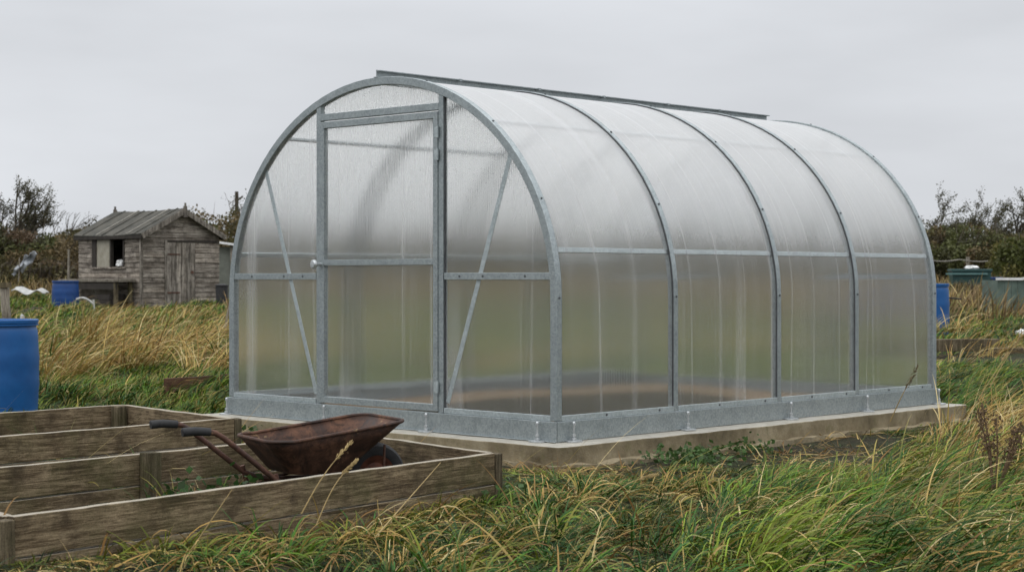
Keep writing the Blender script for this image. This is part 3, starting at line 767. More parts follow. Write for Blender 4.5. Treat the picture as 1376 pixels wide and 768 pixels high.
# window
wn = bpy.data.objects.new('window', None); COL.objects.link(wn); wn.parent = shed
mb = MB()
for a, b in ((WIN[0],WIN[0]+.05),(1.15,1.20),(WIN[1]-.16,WIN[1])): mb.box((-.034,a,WIN[2]+.0),(.04,b,WIN[3]))
mb.box((-.036,WIN[0]-.03,WIN[3]),(.04,WIN[1],WIN[3]+.05)); mb.build('window_frame', M['dark_void'], wn)
mb = MB(); mb.box((-.06,WIN[0]-.05,WIN[2]-.035),(.03,WIN[1]+.03,WIN[2]-.001)); mb.build('sill', M['shed_wood'], wn)
mb = MB(); mb.box((-.006,1.20,WIN[2]),(.006,WIN[1]-.16,WIN[3])); mb.build('boarded_pane', M['board_pale'], wn)
# roof
def roof_side(s):
    th = math.atan2(RG, SW/2); ov = .075
    ex = -ov if s < 0 else SW+ov; ez = WH - ov*math.tan(th)
    return Vector((ex,0,ez+.035)), Vector((SW/2,0,WH+RG+.035)), th
roof = bpy.data.objects.new('roof', None); COL.objects.link(roof); roof.parent = shed
for s in (-1, 1):
    e0, r0, th = roof_side(s); ny = 16; nx = 6; vs = []; fs = []
    for i in range(ny+1):
        y = -.14 + (SD+.26)*i/ny
        for j in range(nx+1):
            p = e0.lerp(r0, j/nx); sag = -.035*math.sin(math.pi*i/ny)*(1 if s < 0 else .7) + .012*mnoise.noise(Vector((i*.8, j*.9, s*4)))
            vs.append((p.x, y, p.z+sag))
    fs = [(i*(nx+1)+j, i*(nx+1)+j+1, (i+1)*(nx+1)+j+1, (i+1)*(nx+1)+j) for i in range(ny) for j in range(nx)]
    mb = MB(); mb.add(vs, fs); o = mb.build('felt', M['felt'], roof); md = o.modifiers.new('solid', 'SOLIDIFY'); md.thickness = .045; md.offset = 0
    for f, bw, bm_ in ((.10,.02,'felt'), (.22,.045,'batten'), (.40,.02,'felt'), (.58,.02,'felt'), (.66,.045,'batten'), (.86,.02,'felt')):
        y = -.14 + (SD+.26)*f; sag = -.035*math.sin(math.pi*f)*(1 if s < 0 else .7)
        up = Vector((0,0,.033+sag)); mb = MB(); mb.bar(e0+Vector((0,y,0))+up, r0+Vector((0,y,0))+up, bw, .022); mb.build('batten', M[bm_], roof)
    mb = MB(); a = e0 + Vector((0,-.152,-.045)); b = r0 + Vector((0,-.152,-.045)); mb.bar(a, b, .02, .11); mb.build('bargeboard', M['shed_door'], roof)
    mb = MB(); mb.box((e0.x-.012,-.14,e0.z-.09),(e0.x+.012,SD+.1,e0.z-.026)); mb.build('fascia', M['dark_void'], roof)
for y in (-.168, SD+.12):
    mb = MB(); mb.box((SW/2-.045,y-.012,WH+RG-.14),(SW/2+.045,y+.012,WH+RG+.10)); mb.box((SW/2-.02,y-.011,WH+RG+.1),(SW/2+.02,y+.011,WH+RG+.17)); mb.build('finial', M['shed_door'], roof)
S2W = shed.matrix_basis.copy()
def sw(x, y, z): return Matrix.Translation((pc.x, pc.y, zb)) @ Matrix.Rotation(R(45), 4, 'Z') @ Vector((x, y, z))
# bundle in the window
def blob(name, label, cat, loc, sx, sy, sz, mat, seed, group=None):
    bm = bmesh.new(); bmesh.ops.create_icosphere(bm, subdivisions=4, radius=1)
    for v in bm.verts:
        n = mnoise.noise(v.co*1.7 + Vector((seed,0,0)))*.35 + mnoise.noise(v.co*4 + Vector((0,seed,0)))*.14
        v.co *= 1 + n; v.co.x *= sx; v.co.y *= sy; v.co.z = max(v.co.z, -.55)*sz
    o = bm_obj(name, bm, mat, None, True); o.location = loc; return tag(o, label, cat, group)
p = sw(.02, .86, WIN[2]+.062); blob('plastic_bag', 'crumpled white bag lying on the sill of the open shed window', 'bag', p, .10, .13, .09, M['white'], 3)
# bench below the window
bn = thing('workbench', 'rough plank bench standing against the shed below its window', 'bench', sw(-.30, 1.3, 0), R(45))
mb = MB(); mb.box((-.22,-1.18,.60),(.24,1.22,.66)); mb.build('bench_top', M['old_wood'], bn, False, .005)
mb = MB(); mb.box((-.20,-1.1,.44),(-.17,1.15,.575)); mb.build('apron', M['dark_void'], bn)
for y in (-1.05, 1.1):
    for x in (-.17, .18):
        mb = MB(); mb.box((x-.035,y-.035,-.1),(x+.035,y+.035,.599)); mb.build('leg', M['post_wood'], bn)
p = sw(-.32, 1.0, -.02)
def crate(label, loc, rz, sx, sy, sz, mat):
    t = thing('crate', label, 'crate', loc, rz); mb = MB(); n = max(2, int(sz/.11))
    for k in range(n):
        z = k*sz/n
        for s in (-1, 1):
            mb.box((-sx/2, s*sy/2-.008, z+.008), (sx/2, s*sy/2+.008, z+sz/n-.008)); mb.box((s*sx/2-.008, -sy/2+.009, z+.008), (s*sx/2+.008, sy/2-.009, z+sz/n-.008))
    mb.box((-sx/2+.01,-sy/2+.01,0),(sx/2-.01,sy/2-.01,.007)); mb.build('slats', mat, t)
    for a in (-1, 1):
        for b in (-1, 1): mb = MB(); mb.box((a*(sx/2-.025)-.014,b*(sy/2-.025)-.014,.01),(a*(sx/2-.025)+.014,b*(sy/2-.025)+.014,sz)); mb.build('corner_post', mat, t)
    return t
crate('dark slatted crate pushed under the bench by the shed', sw(-.30, .75, -.02), R(45), .38, .6, .36, M['dark_void'])
# curved pale hose in the grass
mb = MB(); q = at(114, 33); z = hz(q.x, q.y)
mb.tube([(q.x-.16+.32*k/10, q.y, z+.20+.11*math.sin(math.pi*min(1,k/10*.75+.25))) for k in range(11)], .022, 8)
mb.tube([(q.x+.16, q.y, z+.278-.0), (q.x+.19,q.y,z+.0)], .02, 8)
tag(mb.build('hose', M['dull_white'], None, True), 'curved white pipe sticking out of straw in front of the shed', 'pipe')
# white roofed lean-to right of the shed
q = at(304, 41); lz = hz(q.x, q.y)
lt = thing('lean_to', 'small grey lean-to with a white sheet roof behind the shed', 'lean-to', (q.x, q.y, lz), 0)
mb = MB(); mb.box((-.5,0,0),(.14,1.0,1.36)); mb.build('wall', M['grey_panel'], lt)
mb = MB(); mb.bar((.185,-.05,0), (.12,-.05,1.40), .05, .05); mb.build('post', M['old_wood'], lt)
mb = MB(); mb.add([(-.6,-.2,1.55),(.24,-.2,1.43),(.24,1.1,1.43),(-.6,1.1,1.55),(-.6,-.2,1.50),(.24,-.2,1.385),(.24,1.1,1.385),(-.6,1.1,1.50)], [(0,1,2,3),(7,6,5,4),(0,4,5,1),(1,5,6,2),(2,6,7,3),(3,7,4,0)]); mb.build('roof', M['white'], lt)
# black bin and leaning stick
q = at(298, 36); z = hz(q.x, q.y)
t = thing('dustbin', 'black bin standing in straw at the right corner of the shed', 'bin', (q.x, q.y, z), 0)
mb = MB(); mb.lathe([(0,0),(.11,0),(.13,.42),(.125,.44)], 24); mb.build('body', M['rubber'], t, True)
mb = MB(); mb.lathe([(.126,.441),(.145,.442),(.145,.465),(.05,.49),(0,.492)], 24); mb.build('lid', M['rubber'], t, True)
q = at(303, 26); z = hz(q.x, q.y)
mb = MB(); mb.tube([(q.x-.03,q.y,z-.05),(q.x+.02,q.y,z+.3),(q.x+.10,q.y+.05,z+.68)], [.022,.02,.016], 8)
tag(mb.build('wooden_stake', M['old_wood'], None, True), 'leaning bare stick in tall straw between shed and greenhouse', 'stake')
# left post with rail stub
q = at(11, 21); z = hz(q.x, q.y)
t = thing('fence_post', 'short split grey fence post rising behind the large blue barrel', 'post', (q.x, q.y, z), 0)
bm_o = bm_obj('post', rough_box((-.045,-.045,-.05),(.045,.045,.90), 2, 2, 8, .012, .1, 8), M['old_wood'], t)
bm_o.rotation_euler = (0, R(-3), 0)
mb = MB(); mb.bar((-.9,-.05,.86), (.05,-.05,.90), .03, .06); mb.build('rail', M['post_wood'], t)
# crumpled sheet
q = at(40, 41); z = hz(q.x, q.y)
mb = MB(); nx = 26; ny = 8; vs = []
for j in range(ny+1):
    for i in range(nx+1):
        f = i/nx; x = -.38+.76*f
        hgt = .20 + .05*math.sin(f*8.5+.6) - .30*max(0, f-.80) + .012*math.sin(j*1.3+f*8) + .10*j/ny*(1-f*.6)
        vs.append((x, j*.07-.25, max(.10, hgt)))
mb.add(vs, [(j*(nx+1)+i, j*(nx+1)+i+1, (j+1)*(nx+1)+i+1, (j+1)*(nx+1)+i) for j in range(ny) for i in range(nx)])
o = mb.build('crumpled_sheet', M['dull_white'], None, True); o.location = (q.x, q.y, z); md = o.modifiers.new('solid', 'SOLIDIFY'); md.thickness = .012
tag(o, 'crumpled white sheet lying in grass before the left hedge', 'sheet')
q = at(30, 30); blob('plastic_scrap', 'small scrap of white plastic in grass behind the large barrel', 'scrap', (q.x, q.y, hz(q.x, q.y)+.12), .045, .04, .09, M['dull_white'], 9)
# sack on stick
q = at(31, 46); z = hz(q.x, q.y)
t = thing('plastic_sack', 'torn grey plastic sack flapping on a stick before the left hedge', 'sack', (q.x, q.y, z), 0)
mb = MB(); mb.tube([(-.12,0,-.05),(-.10,0,.95)], .02, 6); mb.build('stick', M['old_wood'], t)
bm = bmesh.new(); bmesh.ops.create_grid(bm, x_segments=16, y_segments=16, size=.5)
for v in bm.verts:
    x, y = v.co.x, v.co.y; wv_ = .10*mnoise.noise(Vector((x*4, y*4, 2)))+.06*math.sin(9*y)
    v.co = Vector((x*.30 + y*.42 + .03, wv_, .82 + y*.52 + .06*math.sin(6*x) - abs(x)*.10 + .06*mnoise.noise(Vector((x*6,y*6,7)))))
o = bm_obj('torn_plastic', bm, M['sack'], t, True); md = o.modifiers.new('solid', 'SOLIDIFY'); md.thickness = .01
# thin stake by small barrel
q = at(92, 39); z = hz(q.x, q.y)
mb = MB(); mb.tube([(q.x,q.y,z-.1),(q.x+.01,q.y,z+1.25)], [.035,.028], 8)
tag(mb.build('wooden_stake', M['old_wood'], None, True), 'thin upright stake behind the small dark blue barrel', 'stake')
# brown board left of the greenhouse
q = on_plane(222, 509, .20); q2 = at(330, q.y+.9)
bd = thing('edging_board', 'rusty brown edging board in grass at the greenhouse left corner', 'board', (q.x, q.y, 0), math.atan2(q2.y-q.y, q2.x-q.x))
bm_obj('board', rough_box((0,-.02,-.05),(1.35,.02,.205), 14, 1, 2, .003, .02, 21), M['plank_brown'], bd, False, .003)
mb = MB(); mb.box((.10,.021,-.05),(.15,.07,.18)); mb.build('peg', M['post_wood'], bd)

# ---------------------------------------------------------------- right background
q = at(1236, 21); z = .14
t = thing('timber_sleeper', 'dark timber bed edge in grass behind the greenhouse right end', 'timber', (q.x, q.y, z), R(2))
bm_obj('beam', rough_box((0,-.07,.05),(.96,.07,.20), 10, 2, 2, .006, .05, 31), M['post_wood'], t, False, .006)
o = bm_obj('beam', rough_box((.80,-.10,.0),(1.5,.02,.10), 8, 2, 2, .006, .05, 33), M['post_wood'], t, False, .006); o.rotation_euler = (0,0,R(-4)); o.location = (0,-.12,0)
# water tank
q = at(1303, 42); z = hz(q.x, q.y)
t = thing('water_tank', 'dark green water tank with a flat lid before the right hedge', 'tank', (q.x, q.y, z), R(-6))
mb = MB(); mb.add([(a*(.40 if k == 0 else .46), b*(.3 if k == 0 else .34), .05 if k == 0 else .70) for k in (0,1) for a, b in ((-1,-1),(1,-1),(1,1),(-1,1))], [(0,3,2,1),(4,5,6,7),(0,1,5,4),(1,2,6,5),(2,3,7,6),(3,0,4,7)]); mb.build('tub', M['green_tank'], t, False, .01)
mb = MB(); mb.box((-.48,-.37,.701),(.48,.37,.76)); mb.build('lid', M['green_tank'], t, False, .01)
mb = MB(); mb.box((-.62,-.40,.625),(.36,-.36,.665)); mb.build('rim_pipe', M['teal'], t)
p = at(1306, 41.9); blob('plastic_bag', 'white bag lying on the lid of the green water tank', 'bag', (p.x, p.y, z+.79), .17, .12, .06, M['white'], 14)
q = at(1330, 43); z2 = hz(q.x, q.y)
t = thing('water_trough', 'dark blue trough standing right of the green water tank', 'trough', (q.x, q.y, z2), R(-4))
mb = MB(); mb.add([(a*(.20 if k == 0 else .25), b*(.2 if k == 0 else .25), .3 if k == 0 else .66) for k in (0,1) for a, b in ((-1,-1),(1,-1),(1,1),(-1,1))], [(0,3,2,1),(4,5,6,7),(0,1,5,4),(1,2,6,5),(2,3,7,6),(3,0,4,7)]); mb.build('body', M['blue_deep'], t, False, .01)
mb = MB(); mb.box((-.27,-.27,.661),(.27,.27,.70)); mb.build('rim', M['blue_deep'], t, False, .01)
for a in (-1, 1):
    for b in (-1, 1): mb = MB(); mb.box((a*.16-.03,b*.16-.03,-.1),(a*.16+.03,b*.16+.03,.299)); mb.build('leg', M['post_wood'], t)
# compost bin
q = at(1365, 33); z = hz(q.x, q.y)
t = thing('compost_bin', 'faded green compost bin with a white top edge at right', 'compost bin', (q.x, q.y, z), R(4))
mb = MB(); x = -.5
while x < .5: mb.box((x,-.45,.02),(x+.118,-.43,.70)); x += .125
mb.box((-.5,-.43+.001,.02),(-.48,.45,.70)); mb.box((.48,-.43+.001,.02),(.5,.45,.70)); mb.box((-.479,.43,.02),(.479,.45,.70)); mb.build('panel', M['compost'], t)
for a, b in ((-.53,-.05),(-.03,.25),(.27,.55)):
    mb = MB(); mb.box((a,-.49,.702),(b,-.40,.745+random.uniform(-.01,.01))); mb.build('top_rail', M['white'], t)
# wire fence: three posts and a line
q0 = at(1240, 46); q1 = at(1352, 48)
wf = thing('wire_fence', 'sagging line strung between short grey posts before the right hedge', 'fence', (q0.x, q0.y, hz(q0.x, q0.y)), 0)
for f in (.1, .53, .95):
    p = (q1-q0)*f; mb = MB(); mb.box((p.x-.04,p.y-.04,-.1),(p.x+.04,p.y+.04,1.12)); mb.build('post', M['old_wood'], wf)
mb = MB(); mb.tube([tuple((q1-q0)*k/12 + Vector((0,-.045,1.05-.06*math.sin(math.pi*((k/12*2.3) % 1))))) for k in range(13)], .018, 6); mb.build('line', M['batten'], wf)
q = at(1321, 33.5); z = hz(q.x, q.y)
mb = MB(); mb.tube([(q.x-.04,q.y,z+.0),(q.x+.04,q.y,z+.62)], [.016,.022], 6)
tag(mb.build('garden_stake', M['white'], None, True), 'leaning white stake in brown weeds left of the compost bin', 'stake')
q = at(1372, 25); blob('stone', 'pale stone lying in grass at the right edge', 'stone', (q.x, q.y, hz(q.x, q.y)+.10), .07, .06, .06, M['white'], 22)
# utility pole
q = at(318, 95); z = hz(q.x, q.y)
t = thing('utility_pole', 'distant wooden pole above the trees right of the shed', 'pole', (q.x, q.y, z), 0)
mb = MB(); mb.tube([(0,0,-.2),(0,0,4.6)], [.14,.10], 8); mb.build('shaft', M['bark'], t)
mb = MB(); mb.bar((-.02,0,4.05),(.34,0,4.35), .08, .08); mb.build('bracket', M['bark'], t)

# ---------------------------------------------------------------- blades and leaves (numpy)
def srgb_mix(c0, c1, f): return c0*(1-f) + c1*f
def blades(P, az, el, curl, length, width, c0, c1, nseg, ground=True, twist=None):
    n = len(P); s = np.linspace(0, 1, nseg+1)
    ang = el[:,None] - curl[:,None]*s[None,:]**1.35
    mid = (ang[:,1:]+ang[:,:-1])/2; st = (length/nseg)[:,None]
    hx = np.concatenate([np.zeros((n,1)), np.cumsum(np.cos(mid)*st, 1)], 1); hz_ = np.concatenate([np.zeros((n,1)), np.cumsum(np.sin(mid)*st, 1)], 1)
    ca, sa = np.cos(az)[:,None], np.sin(az)[:,None]
    X = P[:,0:1] + hx*ca; Y = P[:,1:2] + hx*sa; Z = P[:,2:3] + hz_
    if ground:
        g = height(X.ravel(), Y.ravel()).reshape(X.shape) + .012; Z = np.maximum(Z, g + .006*s[None,:])
    tw = RNG.uniform(-.9, .9, n)[:,None] if twist is None else twist[:,None]
    # side vector: horizontal perpendicular, tilted by the twist
    nx, ny, nz = -np.sin(ang)*ca, -np.sin(ang)*sa, np.cos(ang)
    sx = -sa*np.cos(tw) + nx*np.sin(tw); sy = ca*np.cos(tw) + ny*np.sin(tw); sz = nz*np.sin(tw)
    wp = (width[:,None]/2)*np.clip(1.02 - s[None,:]**2.2, .06, 1)*(.75+.25*np.minimum(1, s*4))[None,:]
    L = np.stack([X-sx*wp, Y-sy*wp, Z-sz*wp], -1); Rr = np.stack([X+sx*wp, Y+sy*wp, Z+sz*wp], -1)
    V = np.stack([L, Rr], 2).reshape(-1, 3)
    k = nseg+1; b = (np.arange(n)*k*2)[:,None] + (np.arange(nseg)*2)[None,:]
    Q = np.stack([b, b+1, b+3, b+2], -1).reshape(-1, 4)
    col = c0[:,None,:]*(1-s[None,:,None]) + c1[:,None,:]*s[None,:,None]
    T = np.repeat(col, 2, axis=1).reshape(-1, 3)
    return V, Q, T
def join(parts):
    V = []; Q = []; T = []; o = 0
    for v, q, t in parts: V.append(v); Q.append(q+o); T.append(t); o += len(v)
    return np.concatenate(V), np.concatenate(Q), np.concatenate(T)
def tint_obj(name, parts, mat, parent=None):
    V, Q, T = join(parts); me = bpy.data.meshes.new(name); fill_mesh(me, V, Q, T); return link(name, me, mat, parent)

GREEN = np.array([(.014,.045,.005),(.032,.082,.008),(.064,.122,.010),(.115,.160,.015),(.024,.070,.012),(.009,.028,.004),(.090,.105,.011)])
STRAW = np.array([(.37,.235,.068),(.45,.32,.11),(.27,.165,.048),(.54,.43,.21),(.20,.11,.035),(.29,.23,.055)])
OLIVE = np.array([(.12,.13,.035),(.16,.15,.045),(.10,.12,.03)])
def pick(pal, n, jit=.22):
    c = pal[RNG.integers(0, len(pal), n)]; return c*RNG.uniform(1-jit, 1+jit, (n,1))
def lown(x, y, f, k=0):
    return (np.sin(f*x*1.3+1.7*k+.6*np.sin(f*y*.9+k)) + np.sin(f*y*1.1-2.1*k+.8*np.sin(f*x*.7+2*k)) + np.sin(f*(x+y)*.8+k*.9))/3
def in_quad(x, y, quad, pad=0.0):
    c = sum((Vector((p[0], p[1])) for p in quad), Vector((0,0)))/4; ins = np.ones(len(x), bool)
    for i in range(4):
        a = Vector((quad[i][0], quad[i][1])); b = Vector((quad[(i+1) % 4][0], quad[(i+1) % 4][1])); n = Vector((b.y-a.y, a.x-b.x)).normalized()
        if n.dot(c-a) > 0: n = -n
        ins &= ((x-a.x)*n.x + (y-a.y)*n.y) < pad
    return ins
def keep_mask(x, y):
    lx, ly = gh_local(x, y)
    k = ~((np.abs(lx-.02) < 1.735) & (ly > -.21) & (ly < 4.44))
    for q in BEDS:
        k &= ~(in_quad(x, y, q, .04) & ~in_quad(x, y, q, -.05))
    dx, dy = x-pc.x, y-pc.y; c = math.cos(R(45)); sx = dx*c+dy*c; sy = -dx*c+dy*c
    k &= ~((sx > -.05) & (sx < SW+.05) & (sy > -.05) & (sy < SD+.05))
    for px, d, r in ((-1,13.5,.31),(88,36.5,.29),(1251,27,.29)):
        p = at(px, d); k &= np.hypot(x-p.x, y-p.y) > r
    return k
def scatter(d0, d1, dens, pad=1.13):
    # uniform on the ground inside the view wedge (with a margin to either side)
    half = 688/F*pad; area = half*(d1*d1-d0*d0) + 1.0*(d1-d0); n = int(area*dens)
    y = np.sqrt(RNG.uniform(d0*d0, d1*d1, n)); x = RNG.uniform(-1, 1, n)*(half*y+.5)
    return x, y
def tufts(x, y, nb, rad, length, width, greens, straw_p, lean, nseg, el0=(1.0,1.5), curl=(.6,1.8), az0=.15, up=0.0, lenjit=.35, azs=.35):
    """expand tuft centres to blades; arrays or scalars"""
    n = len(x); nb = np.broadcast_to(nb, (n,)).astype(int); rep = np.repeat(np.arange(n), nb); m = len(rep)
    f = lambda a: np.broadcast_to(a, (n,))[rep]
    a = RNG.uniform(0, 2*np.pi, m); r = np.sqrt(RNG.uniform(0, 1, m))*f(rad)
    bx = x[rep]+r*np.cos(a); by = y[rep]+r*np.sin(a)
    ok = keep_mask(bx, by)
    taz = RNG.normal(az0, azs, n)[rep]
    ox, oy = np.cos(a), np.sin(a); wx, wy = np.cos(taz), np.sin(taz); ln = f(lean)
    az = np.arctan2(oy*(1-ln)+wy*ln, ox*(1-ln)+wx*ln) + RNG.normal(0, .22, m)
    L = f(length)*RNG.uniform(1-lenjit, 1+lenjit, m); W = f(width)*RNG.uniform(.6, 1.35, m)
    el = RNG.uniform(el0[0], el0[1], m); cu = RNG.uniform(curl[0], curl[1], m)*(.6+.6*ln)
    isS = RNG.uniform(0, 1, m) < f(straw_p)
    tg = RNG.integers(0, len(greens), n)[rep]
    c0 = greens[tg]*RNG.uniform(.5, 1.5, (m,1))
    c1 = np.where(RNG.uniform(0,1,(m,1)) < .22, c0*.4+pick(STRAW, m)*.6, c0*1.15)
    cs = pick(STRAW, m); c0 = np.where(isS[:,None], cs*.85, c0); c1 = np.where(isS[:,None], cs, c1)
    P = np.stack([bx, by, height(bx, by)-.01], -1)[ok]
    return blades(P, az[ok], el[ok], cu[ok], L[ok], W[ok], c0[ok], c1[ok], nseg)
def px_of(x, y): return 688 + F*x/y
def thin(x, y, p):
    k = RNG.uniform(0, 1, len(x)) < p; return x[k], y[k]
def inbeds(x, y): return in_quad(x, y, BEDS[0], -.03) | in_quad(x, y, BEDS[1], -.03)
def soil_strip(x, y):                        # bare ground along the plinth
    lx, ly = gh_local(x, y); d = lx - 1.74; wdt = .34 + .95*np.clip((3.0-ly)/1.5, 0, 1)*np.clip((ly-.1)/.5, .2, 1) + .22*lown(x, y, 4, 2)
    return np.clip(2.0 - 1.6*d/np.maximum(wdt, .08), 0, 1)*((ly > -.1) & (ly < 4.3) & (d > -.05)) + .9*((ly < -.19) & (ly > -.46) & (lx > -.2) & (lx < 2.0))

near = []; dry = []
def slabk(x, y):                             # 0 at the plinth, 1 a metre and more away from it
    lx, ly = gh_local(x, y); d = np.hypot(np.maximum(np.abs(lx-.02)-1.72, 0), np.maximum(np.abs(ly-2.1)-2.31, 0)); return np.clip((d-.2-.55*np.clip((3.2-ly)/.8, 0, 1)*(lx > 1.5))/1.5, 0, 1)
# --- short matted turf, all of the near field, thin in places so that the dark ground shows
x, y = scatter(4.7, 12.5, 430); x, y = thin(x, y, np.where(inbeds(x, y), .16, np.clip(.80+.55*lown(x, y, 6.5, 3)+.3*lown(x, y, 2.2, 8), .05, 1))*(1-.95*np.clip(soil_strip(x, y)*1.3, 0, 1)))
near.append(tufts(x, y, 13, .055, (.060+.022*lown(x, y, 3.3, 6))*(.6+.4*slabk(x, y)), .0048, GREEN*.60, .05, .30, 3, (.35,1.4), (.3,1.9), azs=1.0))
# --- tussocks of long wind-laid blades, mostly to the right
x, y = scatter(4.7, 12.3, 24); pxx = px_of(x, y)
k = (~inbeds(x, y)); x, y, pxx = x[k], y[k], pxx[k]
rightw = np.clip((pxx-780)/260, 0, 1); wave = lown(x, y, 2.4, 1)
p_keep = np.clip(.36+.50*rightw+.45*wave, 0, 1)*(1-.98*np.clip(soil_strip(x, y)*1.5, 0, 1))
k = RNG.uniform(0,1,len(x)) < p_keep; x, y, rightw, wave = x[k], y[k], rightw[k], wave[k]; n = len(x)
sz = RNG.uniform(.55, 1.35, n)*(.28+.72*slabk(x, y))*(1+.35*np.clip((px_of(x, y)-1080)/200, 0, 1))
near.append(tufts(x, y, np.maximum(14, RNG.normal(64, 22, n)), .055+.07*sz, (.17+.13*rightw+.06*wave)*sz, .0068, GREEN*1.25, .05+.12*np.clip(lown(x, y, 1.7, 4),0,1)+.16*np.clip((px_of(x, y)-1050)/250, 0, 1), .36+.26*rightw, 7, (.45,1.3), (.9,2.5), .12, azs=.5))
# --- single straw blades lying bent over the green, any way round
x, y = scatter(4.7, 12.0, 68); pxx = px_of(x, y); k = ~inbeds(x, y); x, y, pxx = x[k], y[k], pxx[k]
pk = np.clip(.30 + .5*lown(x, y, 2.3, 7) + .45*np.clip((pxx-1000)/300, 0, 1), .05, 1)*(1-.75*np.clip(soil_strip(x, y), 0, 1)); k = RNG.uniform(0,1,len(x)) < pk; x, y = x[k], y[k]
dry.append(tufts(x, y, 2, .05, .23*(.35+.65*slabk(x, y)), .0078, STRAW, 1.0, .45, 7, (.2,1.3), (.4,2.9), .1, lenjit=.6, azs=1.1))
x, y = scatter(4.7, 12.0, 90); k = ~inbeds(x, y); x, y = x[k], y[k]; x, y = thin(x, y, np.clip(.25+.6*lown(x, y, 3.1, 11), .03, 1))
dry.append(tufts(x, y, 5, .06, .12, .0060, np.array([(.20,.115,.04),(.14,.075,.028),(.28,.19,.07)]), .35, .4, 4, (.1,1.0), (.2,2.0), .1, lenjit=.6, azs=1.5))
for px, d, n_, ln_ in ((215,7.35,26,.22),(245,7.45,34,.26),(285,7.55,30,.24),(335,7.7,24,.22),(60,9.35,30,.26),(75,9.4,20,.3),(95,9.45,20,.22),(20,6.95,20,.2)):
    p = at(px, d); near.append(tufts(np.full(1, p.x), np.full(1, p.y), n_, .07, ln_, .0055, GREEN, .2, .3, 6, (.8,1.5), (.6,2.0)))
# straw tufts before the bed and at right
for px, py, n_, ln_ in ((455,735,70,.30),(540,720,50,.26),(410,760,60,.28),(560,765,80,.28),(760,690,70,.30),(880,660,60,.28),(1010,690,70,.30),(1240,640,110,.36),(1180,680,90,.34),(1330,660,100,.38),(300,775,60,.26),(640,745,50,.26),(1290,600,120,.34),(1345,620,110,.36),(960,650,60,.26),(1090,640,60,.28)):
    p = on_plane(px, py, .03); xx = np.full(1, p.x); yy = np.full(1, p.y)
    dry.append(tufts(xx, yy, n_, .15, ln_*.82, .0058, STRAW, 1.0, .5, 7, (.35,1.25), (.9,3.0), .1, lenjit=.5))
# --- single stems crossing the picture, leaning with the wind
x, y = scatter(5.8, 11.5, 5); k = ~inbeds(x, y) & (soil_strip(x, y) < .6) & (slabk(x, y) > .25); x, y = x[k], y[k]; n = len(x)
P = np.stack([x, y, height(x, y)], -1); c = pick(STRAW, n)
dry.append(blades(P, RNG.normal(.1,.35,n), RNG.uniform(.45,1.05,n), RNG.uniform(.1,.8,n), RNG.uniform(.25,.6,n), RNG.uniform(.0028,.0046,n), c, c*1.1, 6))
# --- 12 to 21 m
x, y = scatter(12.5, 21, 26); rt = np.clip((x-1.0)/2, 0, 1)
sl_ = ~((x > 3.9) & (x < 6.4) & (y > 19.2) & (y < 21)); x, y, rt = x[sl_], y[sl_], rt[sl_]
near.append(tufts(x, y, 34, .16, (.18+.08*lown(x, y, 1.2, 3))*(.5+.5*slabk(x, y)), .0105, GREEN*1.15, .05, .5+.2*rt, 4, (.7,1.4), (.7,2.0)))
x, y = scatter(14.5, 22, 8); pk = np.clip(-.05+.5*lown(x, y, 1.0, 5) + .16*(y-16.5), .01, 1)*np.where(x > -2.2, .15, 1); x, y = thin(x, y, pk)
dry.append(tufts(x, y, 34, .18, .36, .0085, STRAW, 1.0, .62, 5, (.6,1.3), (.6,2.0), .1, lenjit=.5))
for px, d, n_, ln_ in [(70+i*23+RNG.uniform(-12,12), RNG.uniform(16.5,26), 90, RNG.uniform(.45,.66)) for i in range(11)] + [(1290+i*22, RNG.uniform(9,13), 80, RNG.uniform(.38,.52)) for i in range(6)]:
    p = at(px, d); dry.append(tufts(np.full(1, p.x), np.full(1, p.y), n_, .22 if d > 14 else .14, ln_, .0095 if d > 14 else .006, STRAW, .9, .55, 6, (.7,1.35), (.6,2.0), .1, lenjit=.5))
# --- 21 to 47 m
x, y = scatter(21, 47, 7.5)
near.append(tufts(x, y, 28, .30, .17, .018, GREEN*1.15, .10, .5, 3, (.7,1.4), (.5,1.8)))
x, y = scatter(17, 36, 6.0); pxx = px_of(x, y); pk = np.where(pxx < 330, .28+.7*lown(x, y, .9, 2) + .25*((pxx > 60) & (pxx < 310)), np.where(pxx < 1200, .03, .05+.4*lown(x, y, .5, 9)*(y > 27))); x, y = thin(x, y, np.clip(pk, 0, 1))
dry.append(tufts(x, y, 34, .26, np.where(y > 29, .24, .42)*RNG.uniform(.55, 1.35, len(x)), .013, np.concatenate([GREEN*1.3, OLIVE*1.2]), np.where(RNG.uniform(0, 1, len(x)) < .6, .8, .25), .5, 5, (.6,1.35), (.6,2.3), .1, azs=.7, lenjit=.55))
# brown weeds before the hedge
x, y = scatter(29, 52, 4.0); pxx = px_of(x, y); pk = np.where(pxx > 1100, .75, np.where(y > 42, .7, .03)); x, y = thin(x, y, pk)
BROWN = np.array([(.13,.085,.04),(.18,.12,.055),(.10,.075,.03),(.22,.16,.075),(.12,.12,.04)])
dry.append(tufts(x, y, 30, .34, .46, .022, BROWN, .15, .4, 4, (.9,1.5), (.2,1.2), .1, lenjit=.6))
x, y = scatter(47, 90, .9)
near.append(tufts(x, y, 26, .6, .3, .04, GREEN*1.1, .3, .4, 3, (.8,1.45), (.4,1.4)))
o = tint_obj('grass', near, M['grass']); tag(o, 'wind-blown green grass covering the allotment ground', 'grass', kind='stuff')
o = tint_obj('dry_grass', dry, M['grass']); tag(o, 'straw-coloured dead grass bent by the wind over the green', 'dry grass', kind='stuff')

